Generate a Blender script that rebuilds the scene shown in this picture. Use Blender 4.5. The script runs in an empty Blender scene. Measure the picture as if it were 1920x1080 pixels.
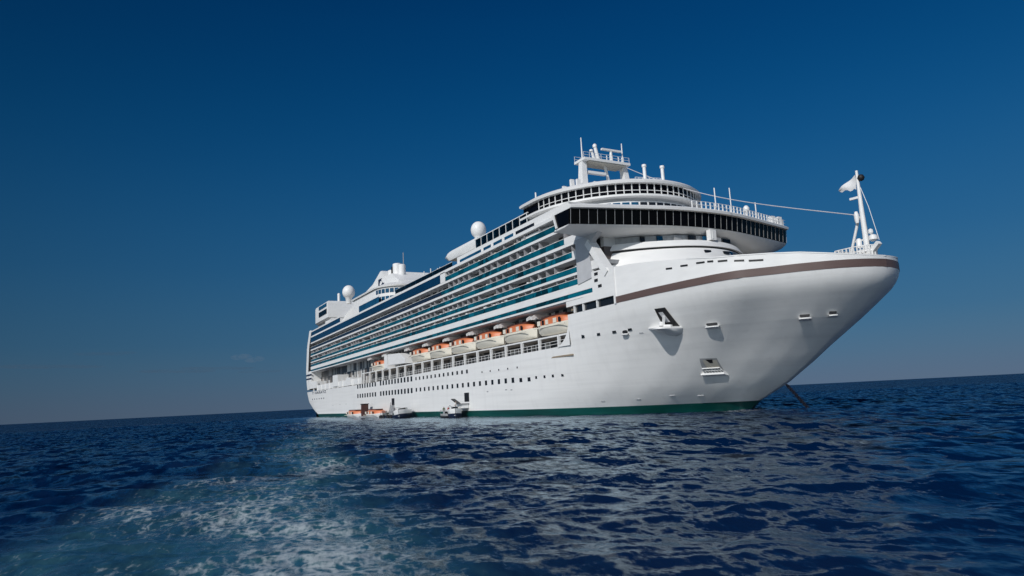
import bpy, math, random
import numpy as np
from mathutils import Vector, Matrix
random.seed(7); rng = np.random.default_rng(11)
S = bpy.context.scene
COL = S.collection
rad = math.radians

# ------------------------------------------------------------------ camera
CAM = Vector((82.0728, -79.6305, 3.4939)); WATER = 0.25
yaw, pitch, roll, FPX = 2.64354055, 0.158888421, -0.0501433907, 1297.4792
fwd = Vector((math.cos(pitch)*math.cos(yaw), math.cos(pitch)*math.sin(yaw), math.sin(pitch)))
rt = fwd.cross(Vector((0, 0, 1))).normalized(); up = rt.cross(fwd)
rt2 = rt*math.cos(roll)+up*math.sin(roll); up2 = -rt*math.sin(roll)+up*math.cos(roll)
cam = bpy.data.cameras.new('camera'); camo = bpy.data.objects.new('camera', cam); COL.objects.link(camo)
cam.sensor_fit = 'HORIZONTAL'; cam.sensor_width = 36.0; cam.lens = FPX/1920*36
cam.clip_start = 0.5; cam.clip_end = 200000
m = Matrix((rt2, up2, -fwd)).transposed().to_4x4(); m.translation = CAM
camo.matrix_world = m; S.camera = camo

# ------------------------------------------------------------------ light, sky, exposure
SUN = Vector((0.425, -0.72, 0.55)).normalized()
elev = math.asin(SUN.z); az = math.atan2(SUN.x, SUN.y)
sl = bpy.data.lights.new('sun', 'SUN'); sl.energy = 2.9; sl.angle = rad(0.5); sl.color = (1.0, 0.97, 0.93)
so = bpy.data.objects.new('sun', sl); COL.objects.link(so)
so.rotation_euler = (-SUN).to_track_quat('-Z', 'Y').to_euler()
W = bpy.data.worlds.new("World"); S.world = W; W.use_nodes = True
nt = W.node_tree; bg = nt.nodes['Background']
sky = nt.nodes.new('ShaderNodeTexSky'); sky.sky_type = 'NISHITA'; sky.sun_disc = False
sky.sun_elevation = elev; sky.sun_rotation = az
sky.air_density = 1.0; sky.dust_density = 0.3; sky.ozone_density = 1.5; sky.altitude = 0
# deep clear-day blue away from the sun, the physical sky towards the sun
tcw = nt.nodes.new('ShaderNodeTexCoord'); sx = nt.nodes.new('ShaderNodeSeparateXYZ'); nt.links.new(tcw.outputs['Generated'], sx.inputs[0])
rp = nt.nodes.new('ShaderNodeValToRGB'); rp.color_ramp.interpolation = 'B_SPLINE'; E_ = rp.color_ramp.elements
E_[0].position = 0.0; E_[0].color = (.086, .126, .194, 1); E_[1].position = 1.0; E_[1].color = (.0, .018, .085, 1)
for p_, c_ in ((.04,(.066,.135,.215)),(.09,(.040,.128,.232)),(.19,(.017,.104,.238)),(.335,(.0028,.070,.205)),(.50,(.0002,.037,.136)),(.6,(.0001,.03,.115))):
    q_ = E_.new(p_); q_.color = (*c_, 1)
nt.links.new(sx.outputs[2], rp.inputs[0])
sc_ = nt.nodes.new('ShaderNodeVectorMath'); sc_.operation = 'SCALE'; sc_.inputs['Scale'].default_value = 1/0.08; nt.links.new(rp.outputs[0], sc_.inputs[0])
dt = nt.nodes.new('ShaderNodeVectorMath'); dt.operation = 'DOT_PRODUCT'; dt.inputs[1].default_value = tuple(SUN); nt.links.new(tcw.outputs['Generated'], dt.inputs[0])
mr = nt.nodes.new('ShaderNodeMapRange'); mr.inputs[1].default_value = 0.1; mr.inputs[2].default_value = 0.8; nt.links.new(dt.outputs['Value'], mr.inputs[0])
av = Vector((-SUN.x, -SUN.y, 0)).normalized()
d2 = nt.nodes.new('ShaderNodeVectorMath'); d2.operation = 'DOT_PRODUCT'; d2.inputs[1].default_value = tuple(av); nt.links.new(tcw.outputs['Generated'], d2.inputs[0])
m3 = nt.nodes.new('ShaderNodeMapRange'); m3.inputs[1].default_value = .30; m3.inputs[2].default_value = .95; m3.inputs[3].default_value = .66/.08; m3.inputs[4].default_value = 1.16/.08
nt.links.new(d2.outputs['Value'], m3.inputs[0]); nt.links.new(m3.outputs[0], sc_.inputs['Scale'])
mxw = nt.nodes.new('ShaderNodeMix'); mxw.data_type = 'RGBA'; nt.links.new(mr.outputs[0], mxw.inputs['Factor'])
nt.links.new(sc_.outputs[0], mxw.inputs['A']); nt.links.new(sky.outputs[0], mxw.inputs['B']); nt.links.new(mxw.outputs['Result'], bg.inputs['Color'])
bg.inputs['Strength'].default_value = 0.08
S.view_settings.view_transform = 'Standard'; S.view_settings.look = 'None'
S.view_settings.exposure = 0.0; S.view_settings.gamma = 1.0
S.view_settings.use_curve_mapping = False
S.render.engine = 'CYCLES'
S.cycles.max_bounces = 6; S.cycles.use_denoising = True

# ------------------------------------------------------------------ helpers
class MB:
    """collects faces; build() links them as one mesh object"""
    def __init__(s): s.v = []; s.f = []
    def add(s, vs, fs):
        n = len(s.v); s.v += [tuple(map(float, v)) for v in vs]; s.f += [tuple(i+n for i in f) for f in fs]; return s
    def box(s, x0, x1, y0, y1, z0, z1):
        return s.add([(x0,y0,z0),(x1,y0,z0),(x1,y1,z0),(x0,y1,z0),(x0,y0,z1),(x1,y0,z1),(x1,y1,z1),(x0,y1,z1)],
                     [(0,3,2,1),(4,5,6,7),(0,1,5,4),(1,2,6,5),(2,3,7,6),(3,0,4,7)])
    def tube(s, pts, r, n=8, cap=True, r2=None):
        pts = [Vector(p) for p in pts]; k = len(pts); vs = []
        for i, p in enumerate(pts):
            d = (pts[min(i+1, k-1)]-pts[max(i-1, 0)]).normalized()
            a = d.cross(Vector((0, 0, 1)) if abs(d.z) < .9 else Vector((1, 0, 0))).normalized(); b = d.cross(a)
            rr = r if r2 is None else r+(r2-r)*i/(k-1)
            vs += [p+a*rr*math.cos(2*math.pi*j/n)+b*rr*math.sin(2*math.pi*j/n) for j in range(n)]
        fs = [(i*n+j, i*n+(j+1) % n, (i+1)*n+(j+1) % n, (i+1)*n+j) for i in range(k-1) for j in range(n)]
        if cap: fs += [tuple(range(n))[::-1], tuple(range((k-1)*n, k*n))]
        return s.add(vs, fs)
    def beam(s, a, b, w, h):
        a, b = Vector(a), Vector(b); d = (b-a).normalized()
        u = d.cross(Vector((0, 0, 1)) if abs(d.z) < .95 else Vector((0, 1, 0))).normalized(); v = u.cross(d)
        vs = [p+u*w/2*i+v*h/2*j for p in (a, b) for i, j in ((-1,-1),(1,-1),(1,1),(-1,1))]
        return s.add(vs, [(3,2,1,0),(4,5,6,7),(0,1,5,4),(1,2,6,5),(2,3,7,6),(3,0,4,7)])
    def lathe(s, prof, c=(0,0,0), n=20, sx=1, sy=1):
        vs = [(c[0]+r*sx*math.cos(2*math.pi*j/n), c[1]+r*sy*math.sin(2*math.pi*j/n), c[2]+z) for r, z in prof for j in range(n)]
        k = len(prof)
        fs = [(i*n+j, i*n+(j+1) % n, (i+1)*n+(j+1) % n, (i+1)*n+j) for i in range(k-1) for j in range(n)]
        fs += [tuple(range(n))[::-1], tuple(range((k-1)*n, k*n))]
        return s.add(vs, fs)
    def grid(s, rows, closed=False, flip=False):
        R = len(rows); C = len(rows[0]); vs = [p for r in rows for p in r]; fs = []
        for i in range(R-1):
            for j in range(C if closed else C-1):
                f = (i*C+j, i*C+(j+1) % C, (i+1)*C+(j+1) % C, (i+1)*C+j)
                fs.append(f[::-1] if flip else f)
        return s.add(vs, fs)
    def prism(s, poly, y0, y1):
        """polygon in x,z extruded along y"""
        n = len(poly); vs = [(x, y0, z) for x, z in poly]+[(x, y1, z) for x, z in poly]
        return s.add(vs, [tuple(range(n)), tuple(range(2*n-1, n-1, -1))]+[(i, n+i, n+(i+1) % n, (i+1) % n) for i in range(n)])
    def slab(s, poly, z0, z1):
        """polygon in x,y extruded along z"""
        n = len(poly); vs = [(x, y, z0) for x, y in poly]+[(x, y, z1) for x, y in poly]
        return s.add(vs, [tuple(range(n-1, -1, -1)), tuple(range(n, 2*n))]+[(i, (i+1) % n, n+(i+1) % n, n+i) for i in range(n)])
    def build(s, name, mat, parent=None, smooth=None, sheer=False, local=None):
        me = bpy.data.meshes.new(name)
        vs = np.array(s.v, dtype=float).reshape(-1, 3)
        if sheer: vs[:, 2] *= 1+0.0002*np.clip(vs[:, 0]+75, -150, 45)
        if local is not None: vs = vs-np.array(local)
        me.from_pydata([tuple(v) for v in vs], [], s.f); me.update()
        me.materials.append(mat)
        if smooth is not None:
            me.polygons.foreach_set('use_smooth', [True]*len(me.polygons)); me.set_sharp_from_angle(angle=rad(smooth))
        o = bpy.data.objects.new(name, me); COL.objects.link(o)
        if parent is not None: o.parent = parent
        return o

def tag(o, label=None, cat=None, group=None, kind=None):
    for k, v in (('label', label), ('category', cat), ('group', group), ('kind', kind)):
        if v: o[k] = v
    return o
def empty(name, loc=(0,0,0), rz=0):
    o = bpy.data.objects.new(name, None); COL.objects.link(o); o.location = loc; o.rotation_euler = (0, 0, rz); return o
def copy_tree(o, parent=None):
    c = o.copy(); COL.objects.link(c)
    if parent is not None: c.parent = parent
    for ch in list(o.children): copy_tree(ch, c)
    return c
def lerp(a, b, t): return a+(b-a)*t

# ------------------------------------------------------------------ materials
def new_mat(name):
    M = bpy.data.materials.new(name); M.use_nodes = True
    return M, M.node_tree, M.node_tree.nodes['Principled BSDF']
def paint(name, col, rough=.4, var=.06, scale=(.6, .6, .6), spec=.5, metal=0, bump=0):
    """painted surface: slight mottling and grime of its own"""
    M, t, b = new_mat(name); n = t.nodes; l = t.links
    tc = n.new('ShaderNodeTexCoord'); mp = n.new('ShaderNodeMapping'); mp.inputs['Scale'].default_value = scale
    l.new(tc.outputs['Object'], mp.inputs[0])
    nz = n.new('ShaderNodeTexNoise'); nz.inputs['Scale'].default_value = 1; nz.inputs['Detail'].default_value = 6
    l.new(mp.outputs[0], nz.inputs['Vector'])
    cr = n.new('ShaderNodeValToRGB'); e = cr.color_ramp.elements
    e[0].position = .3; e[1].position = .62
    e[0].color = (*[c*(1-var*2) for c in col], 1); e[1].color = (*col, 1)
    l.new(nz.outputs[0], cr.inputs[0]); l.new(cr.outputs[0], b.inputs['Base Color'])
    b.inputs['Roughness'].default_value = rough; b.inputs['Specular IOR Level'].default_value = spec; b.inputs['Metallic'].default_value = metal
    if bump:
        bp = n.new('ShaderNodeBump'); bp.inputs['Distance'].default_value = bump; bp.inputs['Strength'].default_value = .5
        l.new(nz.outputs[0], bp.inputs['Height']); l.new(bp.outputs[0], b.inputs['Normal'])
    return M
WHITE = paint('white_paint', (.80, .80, .79), .45, .03, (.35, .35, 1.2))
DIVM = paint('partition_paint', (.40, .40, .42), .6, .12, (.8, .8, .3))
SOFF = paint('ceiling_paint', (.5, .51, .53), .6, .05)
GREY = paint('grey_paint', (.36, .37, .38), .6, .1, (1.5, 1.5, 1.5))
DARK = paint('dark_opening', (.012, .012, .014), .5, .1)
BROWN = paint('brown_band_paint', (.115, .075, .068), .5, .06, (.3, .3, 3))
GREEN = paint('green_boot_paint', (.0, .062, .055), .45, .22, (.1, .1, 1.2))
ORANGE = paint('orange_paint', (.66, .20, .085), .45, .06)
CREAM = paint('cream_gelcoat', (.78, .74, .64), .4, .04)
MAROON = paint('maroon_and_shade', (.07, .025, .02), .6, .1)  # painted shade on boat roofs; the boarding shelter's own dark colour
STEEL = paint('galvanised_steel', (.3, .3, .31), .45, .15, (2, 2, 2), metal=.6)
CHAIN = paint('dark_chain', (.012, .014, .025), .8, .2, (3, 3, 3), spec=.1)
BLACK = paint('black_canvas', (.008, .008, .01), .6, .1)
NAVY = paint('navy_paint', (.01, .02, .05), .4, .1)
TEAK = paint('deck_planks', (.3, .24, .17), .7, .12, (.2, 6, 1))
SKIN = paint('skin', (.45, .25, .17), .6, .05)
TAN = paint('beige_underside', (.5, .47, .4), .6, .05)

def glass(name, col, rough=.08, var=.5, cell=(.35, .35, .2), ior=1.5):
    """tinted window glass, each pane a little different"""
    M, t, b = new_mat(name); n = t.nodes; l = t.links
    tc = n.new('ShaderNodeTexCoord'); mp = n.new('ShaderNodeMapping'); mp.inputs['Scale'].default_value = cell
    l.new(tc.outputs['Object'], mp.inputs[0])
    vo = n.new('ShaderNodeTexVoronoi'); vo.inputs['Scale'].default_value = 1; l.new(mp.outputs[0], vo.inputs['Vector'])
    mx = n.new('ShaderNodeMix'); mx.data_type = 'RGBA'
    mx.inputs['A'].default_value = (*[c*(1-var) for c in col], 1); mx.inputs['B'].default_value = (*[min(1, c*(1+var)) for c in col], 1)
    l.new(vo.outputs['Color'], mx.inputs['Factor']); l.new(mx.outputs['Result'], b.inputs['Base Color'])
    b.inputs['Roughness'].default_value = rough; b.inputs['IOR'].default_value = ior
    return M
TEAL = glass('teal_glass', (.001, .075, .11), .07, .9, (.5, .5, .2))
DIMGL = glass('dimmed_glass', (.012, .02, .04), .15, .3, (.1, .1, .2))
NAVYGL = glass('navy_glass', (.002, .028, .075), .06, .3, (.1, .1, .2))
BLUEGL = glass('blue_glass', (.006, .065, .14), .08, .3, (.2, .2, .2))
BLKGL = glass('black_glass', (.002, .002, .003), .06, .4, ior=1.2)
PORTGL = glass('porthole_glass', (.01, .012, .016), .15, .5)
def clear_glass(name, col):
    M, t, b = new_mat(name); n = t.nodes; l = t.links
    tr = n.new('ShaderNodeBsdfTransparent'); tr.inputs[0].default_value = (*col, 1)
    gl = n.new('ShaderNodeBsdfGlossy'); gl.inputs['Roughness'].default_value = .05
    fr = n.new('ShaderNodeFresnel'); mx = n.new('ShaderNodeMixShader')
    l.new(fr.outputs[0], mx.inputs[0]); l.new(tr.outputs[0], mx.inputs[1]); l.new(gl.outputs[0], mx.inputs[2])
    l.new(mx.outputs[0], n['Material Output'].inputs['Surface']); return M
WINDGL = clear_glass('windbreak_glass', (.28, .5, .6))

def hull_mat():
    """white hull plating: faint plate seams, vertical rust-free streaks, gentle waviness"""
    M, t, b = new_mat('white_hull'); n = t.nodes; l = t.links
    tc = n.new('ShaderNodeTexCoord')
    def noise(sc, det=4):
        mp = n.new('ShaderNodeMapping'); mp.inputs['Scale'].default_value = sc; l.new(tc.outputs['Object'], mp.inputs[0])
        z = n.new('ShaderNodeTexNoise'); z.inputs['Scale'].default_value = 1; z.inputs['Detail'].default_value = det
        l.new(mp.outputs[0], z.inputs['Vector']); return z
    a = noise((.9, .9, .07), 5); h = noise((.05, .05, 1.3), 4); w = noise((.25, .25, .3), 2)
    r1 = n.new('ShaderNodeMapRange'); r1.inputs[1].default_value = .5; r1.inputs[2].default_value = .75; r1.inputs[3].default_value = 1; r1.inputs[4].default_value = .95
    l.new(a.outputs[0], r1.inputs[0])
    r2 = n.new('ShaderNodeMapRange'); r2.inputs[1].default_value = .45; r2.inputs[2].default_value = .7; r2.inputs[3].default_value = 1; r2.inputs[4].default_value = .93
    l.new(h.outputs[0], r2.inputs[0])
    br = n.new('ShaderNodeTexBrick'); br.offset = .5
    br.inputs['Scale'].default_value = 1; br.inputs['Mortar Size'].default_value = .025; br.inputs['Mortar Smooth'].default_value = .6
    br.inputs['Brick Width'].default_value = 9; br.inputs['Row Height'].default_value = 2.4
    br.inputs['Color1'].default_value = br.inputs['Color2'].default_value = (1, 1, 1, 1); br.inputs['Mortar'].default_value = (.955, .955, .955, 1)
    sp = n.new('ShaderNodeSeparateXYZ'); cb = n.new('ShaderNodeCombineXYZ'); l.new(tc.outputs['Object'], sp.inputs[0])
    l.new(sp.outputs[0], cb.inputs[0]); l.new(sp.outputs[2], cb.inputs[1]); l.new(cb.outputs[0], br.inputs['Vector'])
    mm = n.new('ShaderNodeMath'); mm.operation = 'MULTIPLY'; l.new(r1.outputs[0], mm.inputs[0]); l.new(r2.outputs[0], mm.inputs[1])
    vm = n.new('ShaderNodeVectorMath'); vm.operation = 'SCALE'; l.new(br.outputs['Color'], vm.inputs[0]); l.new(mm.outputs[0], vm.inputs['Scale'])
    v2 = n.new('ShaderNodeVectorMath'); v2.operation = 'MULTIPLY'; v2.inputs[1].default_value = (.80, .80, .79); l.new(vm.outputs[0], v2.inputs[0])
    l.new(v2.outputs[0], b.inputs['Base Color']); b.inputs['Roughness'].default_value = .38
    bp = n.new('ShaderNodeBump'); bp.inputs['Distance'].default_value = .10; bp.inputs['Strength'].default_value = .25
    l.new(w.outputs[0], bp.inputs['Height']); l.new(bp.outputs[0], b.inputs['Normal'])
    return M
HULLM = hull_mat()

def cabin_wall():
    """balcony back wall: white panels with dark sliding doors, curtains in some"""
    M, t, b = new_mat('cabin_wall'); n = t.nodes; l = t.links
    tc = n.new('ShaderNodeTexCoord'); sp = n.new('ShaderNodeSeparateXYZ'); l.new(tc.outputs['Object'], sp.inputs[0])
    d = n.new('ShaderNodeMath'); d.operation = 'DIVIDE'; d.inputs[1].default_value = 1.35; l.new(sp.outputs[0], d.inputs[0])
    f = n.new('ShaderNodeMath'); f.operation = 'FLOOR'; l.new(d.outputs[0], f.inputs[0])
    dz = n.new('ShaderNodeMath'); dz.operation = 'DIVIDE'; dz.inputs[1].default_value = 2.65; l.new(sp.outputs[2], dz.inputs[0])
    fz = n.new('ShaderNodeMath'); fz.operation = 'FLOOR'; l.new(dz.outputs[0], fz.inputs[0])
    cb = n.new('ShaderNodeCombineXYZ'); l.new(f.outputs[0], cb.inputs[0]); l.new(fz.outputs[0], cb.inputs[1])
    wn = n.new('ShaderNodeTexWhiteNoise'); wn.noise_dimensions = '2D'; l.new(cb.outputs[0], wn.inputs['Vector'])
    cr = n.new('ShaderNodeValToRGB'); cr.color_ramp.interpolation = 'CONSTANT'; e = cr.color_ramp.elements
    e[0].color = (.02, .024, .03, 1); e[1].position = .5; e[1].color = (.35, .33, .31, 1)
    x = e.new(.72); x.color = (.6, .6, .59, 1); x = e.new(.86); x.color = (.12, .1, .09, 1)
    l.new(wn.outputs['Value'], cr.inputs[0]); l.new(cr.outputs[0], b.inputs['Base Color']); b.inputs['Roughness'].default_value = .35
    return M
CABIN = cabin_wall()

# ------------------------------------------------------------------ the hull form (metres; x forward, y to port, z up)
STEM = np.array([(-2,5.5),(0,7),(1.43,8.7),(2.07,10.2),(3.88,14.1),(6.78,18.7),(8.85,21.6),(10.8,24.5),(13.4,28.2),(14.9,30.1),(15.8,30.8),(16.6,31.0),(25,31.0)])
DK = np.array([(0,0),(.015,.5),(.06,1),(.25,2),(.56,3),(1.0,4),(1.55,5),(2.23,6),(3.0,7),(4.0,8),(5.0,9),(6.2,10),(7.4,11),(8.6,12.2),(10.4,14),(13,15.2),(17.5,16.3),(23,17.3),(30,18),(500,18)])
WLN = np.array([(0,0),(.5,.8),(2.2,3),(5,5.6),(10,9.2),(15,11.8),(23,14.6),(30,16.1),(37,17.2),(52,18),(500,18)])
KZ = np.array([(-2,0),(0,0),(2,.04),(4,.105),(6,.175),(8,.275),(11,.46),(13.5,.69),(15,.86),(16.6,.98),(18,1),(30,1)])
bandb = lambda x: 16.64+.43*min(1, max(0, x/25)); bandt = lambda x: 17.6+.46*min(1, max(0, x/25))
def stem(z): return float(np.interp(z, STEM[:, 0], STEM[:, 1]))
def halfw(x, z):
    d = stem(z)-x; k = np.interp(z, KZ[:, 0], KZ[:, 1])
    return float((1-k)*np.interp(d, WLN[:, 0], WLN[:, 1])+k*np.interp(d, DK[:, 0], DK[:, 1]))
SC = np.array([(-2,-186),(1,-192),(4,-201),(7,-208),(11,-211.5),(14,-213),(19,-214),(29,-212),(35,-207.5)])
def sternc(z): return float(np.interp(z, SC[:, 0], SC[:, 1]))
def edge(x): return 11.3+.013*(max(-120, min(x, -12.7))+50)       # lower edge of the promenade opening
XF = -12.7
XCOL = list(np.arange(-196, -60, 8))+list(np.arange(-60, XF-.1, 3.0))+[XF]
UCOL = [1-(1-u)**2.2 for u in np.linspace(0, 1, 44)][1:]
def ring(z, x_from=None, off=0.0):
    """starboard half of the plan at height z, from stern centreline to stem (or from x_from)"""
    pts = []
    if x_from is None:
        xc = sternc(z); R = 7
        for y in (0, -5, -9): pts.append((xc-R, y))
        for a in np.linspace(0, 90, 8): pts.append((xc-R*math.cos(rad(a)), -(18-R)-R*math.sin(rad(a))))
        for x in XCOL: pts.append((x, -halfw(x, z)-off))
    else: pts.append((x_from, -halfw(x_from, z)-off))
    x0 = XF if x_from is None else x_from; xs = stem(z)+off
    for u in UCOL:
        x = x0+(xs-x0)*u; pts.append((x, -(halfw(min(x, stem(z)), z)+off*(1-u)) if u < 1 else 0.0))
    return pts
def shell(zf, rows, x_from=None, off=0.0):
    """zf(x,v) height for v in rows; both sides"""
    R = []
    for v in rows:
        z = zf(0, v); st = ring(z, x_from, off)
        R.append([(x, y, zf(x, v)) for x, y in st])
    return R
ship = empty('cruise_ship', (0, 0, 0))
tag(ship, 'huge white cruise ship at anchor with teal balcony glass and a brown bow band', 'cruise ship')
def both(rows):
    mb = MB(); mb.grid(rows); mb.grid([[(x, -y, z) for x, y, z in r] for r in rows], flip=True); return mb

BOOT = 1.5
hull_rows = shell(lambda x, v: lerp(BOOT, edge(x), v), np.linspace(0, 1, 13))
mb = both(hull_rows)
up_rows = shell(lambda x, v: lerp(edge(XF), bandb(x), v), np.linspace(0, 1, 9), XF)
mb.grid(up_rows); mb.grid([[(x, -y, z) for x, y, z in r] for r in up_rows], flip=True)
# rounded lower corner of the promenade opening, both sides
for sgn in (-1, 1):
    cx, cz, r = XF-4.6, edge(XF)+4.2, 4.4
    arc = [(cx+4.6*math.sin(rad(a)), -(halfw(XF, 13.)-.01)*1.0, cz-4.3*math.cos(rad(a))) for a in np.linspace(0, 90, 9)]
    arc = [(x, sgn*17.93, z) for x, y, z in arc]; c = (XF+.05, sgn*17.93, edge(XF)-.1)
    for a, b in zip(arc[:-1], arc[1:]): mb.add([c, a, b], [(0, 1, 2) if sgn < 0 else (0, 2, 1)])
hull = mb.build('hull', HULLM, ship, 40)
both(shell(lambda x, v: lerp(-1.6, BOOT, v), [0, .5, 1])).build('boot_stripe', GREEN, hull, 40)
# side strip between hull and brown band, aft of x=0.6 (dark promenade windows between white mullions)
def plan_strip(xa, xb, z0, z1, off, n=40, zt=None, t=.15):
    """strip that follows the deck plan between xa and xb on the starboard side, with thickness"""
    xs = [xa+(xb-xa)*(1-(1-u)**2.0) for u in np.linspace(0, 1, n)]
    o = [(x, -halfw(x, 17.)-off) for x in xs]
    if xb >= 30.99: o[-1] = (31.0+off, 0)
    return xs, o
def wrap(xa, xb, z0, z1, off, both_sides=True):
    """solid band round the bow; z0,z1 functions of x; outer face proud of the hull by off"""
    xs, o = plan_strip(xa, xb, 0, 0, off); mb = MB()
    inn = [(x-.35*(1 if x > 30 else 0), y+(.35 if y < -.4 else 0)) for x, y in o]
    for sg in ((1, -1) if both_sides else (1,)):
        A = [[(x, sg*y, f(min(x, 31.0))) for x, y in pl] for pl, f in ((inn, z0), (o, z0), (o, z1), (inn, z1))]
        A.append(A[0]); mb.grid(A, flip=(sg > 0))
        mb.add([A[0][0], A[1][0], A[2][0], A[3][0]], [(0, 1, 2, 3) if sg > 0 else (3, 2, 1, 0)])
    return mb
BT = np.array([(-8,22.9),(-.84,22.1),(4,21.9),(7.5,21.5),(13.5,20.75),(18.4,20.0),(21.3,19.8),(23.3,19.7),(26,19.4),(29.2,18.75),(30.4,18.5),(31.1,18.4)])
btop = lambda x: float(np.interp(x, BT[:, 0], BT[:, 1]))
wrap(.6, 31.0, bandb, bandt, .05).build('brown_rubbing_band', BROWN, ship, 40)
bul = wrap(.6, 31.0, bandt, btop, -.02).build('bow_bulwark', WHITE, ship, 40)
wrap(14, 31.0, lambda x: btop(x)-.02, lambda x: btop(x)+.12, .05).build('cap_rail', WHITE, bul, 40)
# mooring slots in the bulwark
for x, w, dz in ((10.6,1.0,1.3),(13.0,1.1,1.05),(15.4,1.2,.75),(17.0,.8,.6),(18.4,1.1,.6),(20.3,.9,.75),(21.6,1.2,.85)):
    y = halfw(x, 17.); y2 = halfw(x+w, 17.); z = btop(x)-dz
    MB().add([(x,-y-.03,z),(x+w,-y2-.03,z-.08),(x+w,-y2-.03,z+.16),(x,-y-.03,z+.24),(x,-y+.1,z),(x+w,-y2+.1,z-.08),(x+w,-y2+.1,z+.16),(x,-y+.1,z+.24)],
             [(0,1,2,3),(7,6,5,4),(0,4,5,1),(1,5,6,2),(2,6,7,3),(3,7,4,0)]).build('mooring_slot', DARK, bul)
dk = [(x, -halfw(x, 17.)+.3) for x in np.linspace(-12, 30.6, 40)]
MB().slab([(x, y) for x, y in dk]+[(x, -y) for x, y in dk[::-1]], 17.2, 17.5).build('fore_deck', TEAK, ship)

# side wall above the hull between the lifeboat opening and the bow
mb = MB()
for sg in (-1, 1):
    for x0, x1, z0, z1 in ((XF, .6, 17.85, 18.75), (-5.0, .6, 18.75, 22.3)):
        mb.box(x0, x1, sg*17.97-.18, sg*17.97+.18, z0, z1)
    mb.box(.25, .6, sg*17.97-.18, sg*17.97+.18, 16.6, 17.85)
mb.box(-4.0, -3.6, -17.9, 17.9, 18.8, 22.2); side = mb.build('side_plating', WHITE, ship)
bx = MB()
for x0, x1 in ((-10.4,-8.2),(-7.9,-4.4),(-4.1,.2)):
    bx.v = []; bx.f = []
    bx.box(x0, x1, -17.75, -17.55, 16.62, 17.72).build('promenade_window', PORTGL, side)
MB().box(XF, .25, -17.5, 17.5, 16.3, 16.6).build('window_backing', GREY, side)
for x in (-10.6,-8.05,-4.25): MB().box(x-.14, x+.14, -18.05, -17.6, 16.6, 17.85).build('mullion', WHITE, side)

# portholes and windows in the hull side
wins = []
def hullwin(x, z, w, h):
    y = -halfw(x, z); y2 = -halfw(x+w, z)
    return MB().add([(x,y-.025,z-h/2),(x+w,y2-.025,z-h/2),(x+w,y2-.025,z+h/2),(x,y-.025,z+h/2),(x,y+.2,z-h/2),(x+w,y2+.2,z-h/2),(x+w,y2+.2,z+h/2),(x,y+.2,z+h/2)],
                    [(0,1,2,3),(7,6,5,4),(0,4,5,1),(1,5,6,2),(2,6,7,3),(3,7,4,0)])
for x in np.linspace(-137.8,-119.2,8): wins += [(x,6.85,1.25,1.25),(x,9.8,1.25,1.25)]
for x in np.linspace(-114,-88.2,11): wins += [(x,6.9,1.25,1.3),(x,9.85,1.25,1.3)]
for x in np.linspace(-84.6,-27.5,21): wins.append((x,6.95,.95,.95))
for x in (-24.9,-22.2,-19.6,-16.9): wins.append((x,7.05,.6,.5))
for x in np.linspace(-84.6,-53.6,13): wins.append((x,9.75,.85,.8))
for x in np.linspace(-46,-31,5): wins.append((x,9.2,.4,.35))
for x in (-9.5,-5.6,-2.0,1.2): wins.append((x,12.75,.75,.6))
for x in np.linspace(-203,-184,6): wins.append((x,7.3,1.0,.5))
for x, z, w, h in wins[:100]: hullwin(x, z, w, h).build('porthole', PORTGL, hull)
# small overboard marks
for i, (x, z) in enumerate(((-10.3,2.5),(-4,2.6),(1.2,2.9),(4.4,2.7),(-44,5.2),(-36,5.3),(-34,5.2),(-160,4.6),(-152,4.6),(-170,4.4),(-15,12.3),(3.0,12.0))):
    hullwin(x, z, .7, .22).build('overboard_vent', GREY, hull)
# side doors
for x, z, w, h in ((-103.7, 4.35, 2.3, 1.9), (-55.0, 4.35, 2.4, 1.9)):
    hullwin(x, z, w, h).build('shell_door_opening', DARK, hull)
# bow fairleads: dark oval over a white lip
def bow_point(x, z):
    y = -halfw(x, z); nx = halfw(x-.3, z)-halfw(x+.3, z); n = Vector((nx/.6, -1, 0)).normalized(); t = Vector((-n.y, n.x, 0))
    return Vector((x, y, z)), n, t
for x, z, w in ((.5,12.42,1.0),(14.1,12.0,1.5),(23.1,12.06,1.2),(25.28,12.2,.9)):
    p, n, t = bow_point(x, z); a = []
    for off in (.12, -.25):
        a.append([tuple(p+n*off+t*(w*.5*math.copysign(abs(math.cos(q))**.6, math.cos(q)))+Vector((0, 0, .24*math.sin(q)))) for q in np.linspace(0, 2*math.pi, 16, endpoint=False)])
    f = MB().add(a[0]+a[1], [tuple(range(16))]+[(i, i+16, (i+1) % 16+16, (i+1) % 16) for i in range(16)]).build('fairlead_port', DARK, hull)
    c = MB(); rows = []
    for s_ in np.linspace(-1, 1, 9):
        q = p+t*(w*.62*s_)+Vector((0, 0, -.34)); k = math.sqrt(max(0, 1-s_*s_))
        rows.append([tuple(q-n*.3+Vector((0, 0, .07))), tuple(q+n*(.18+.3*k)+Vector((0, 0, .05))), tuple(q+n*(.18+.3*k)+Vector((0, 0, -.1))), tuple(q-n*.5+Vector((0, 0, -.3)))])
    c.grid(rows, flip=True); c.build('fairlead_lip', WHITE, f, 30)

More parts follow.
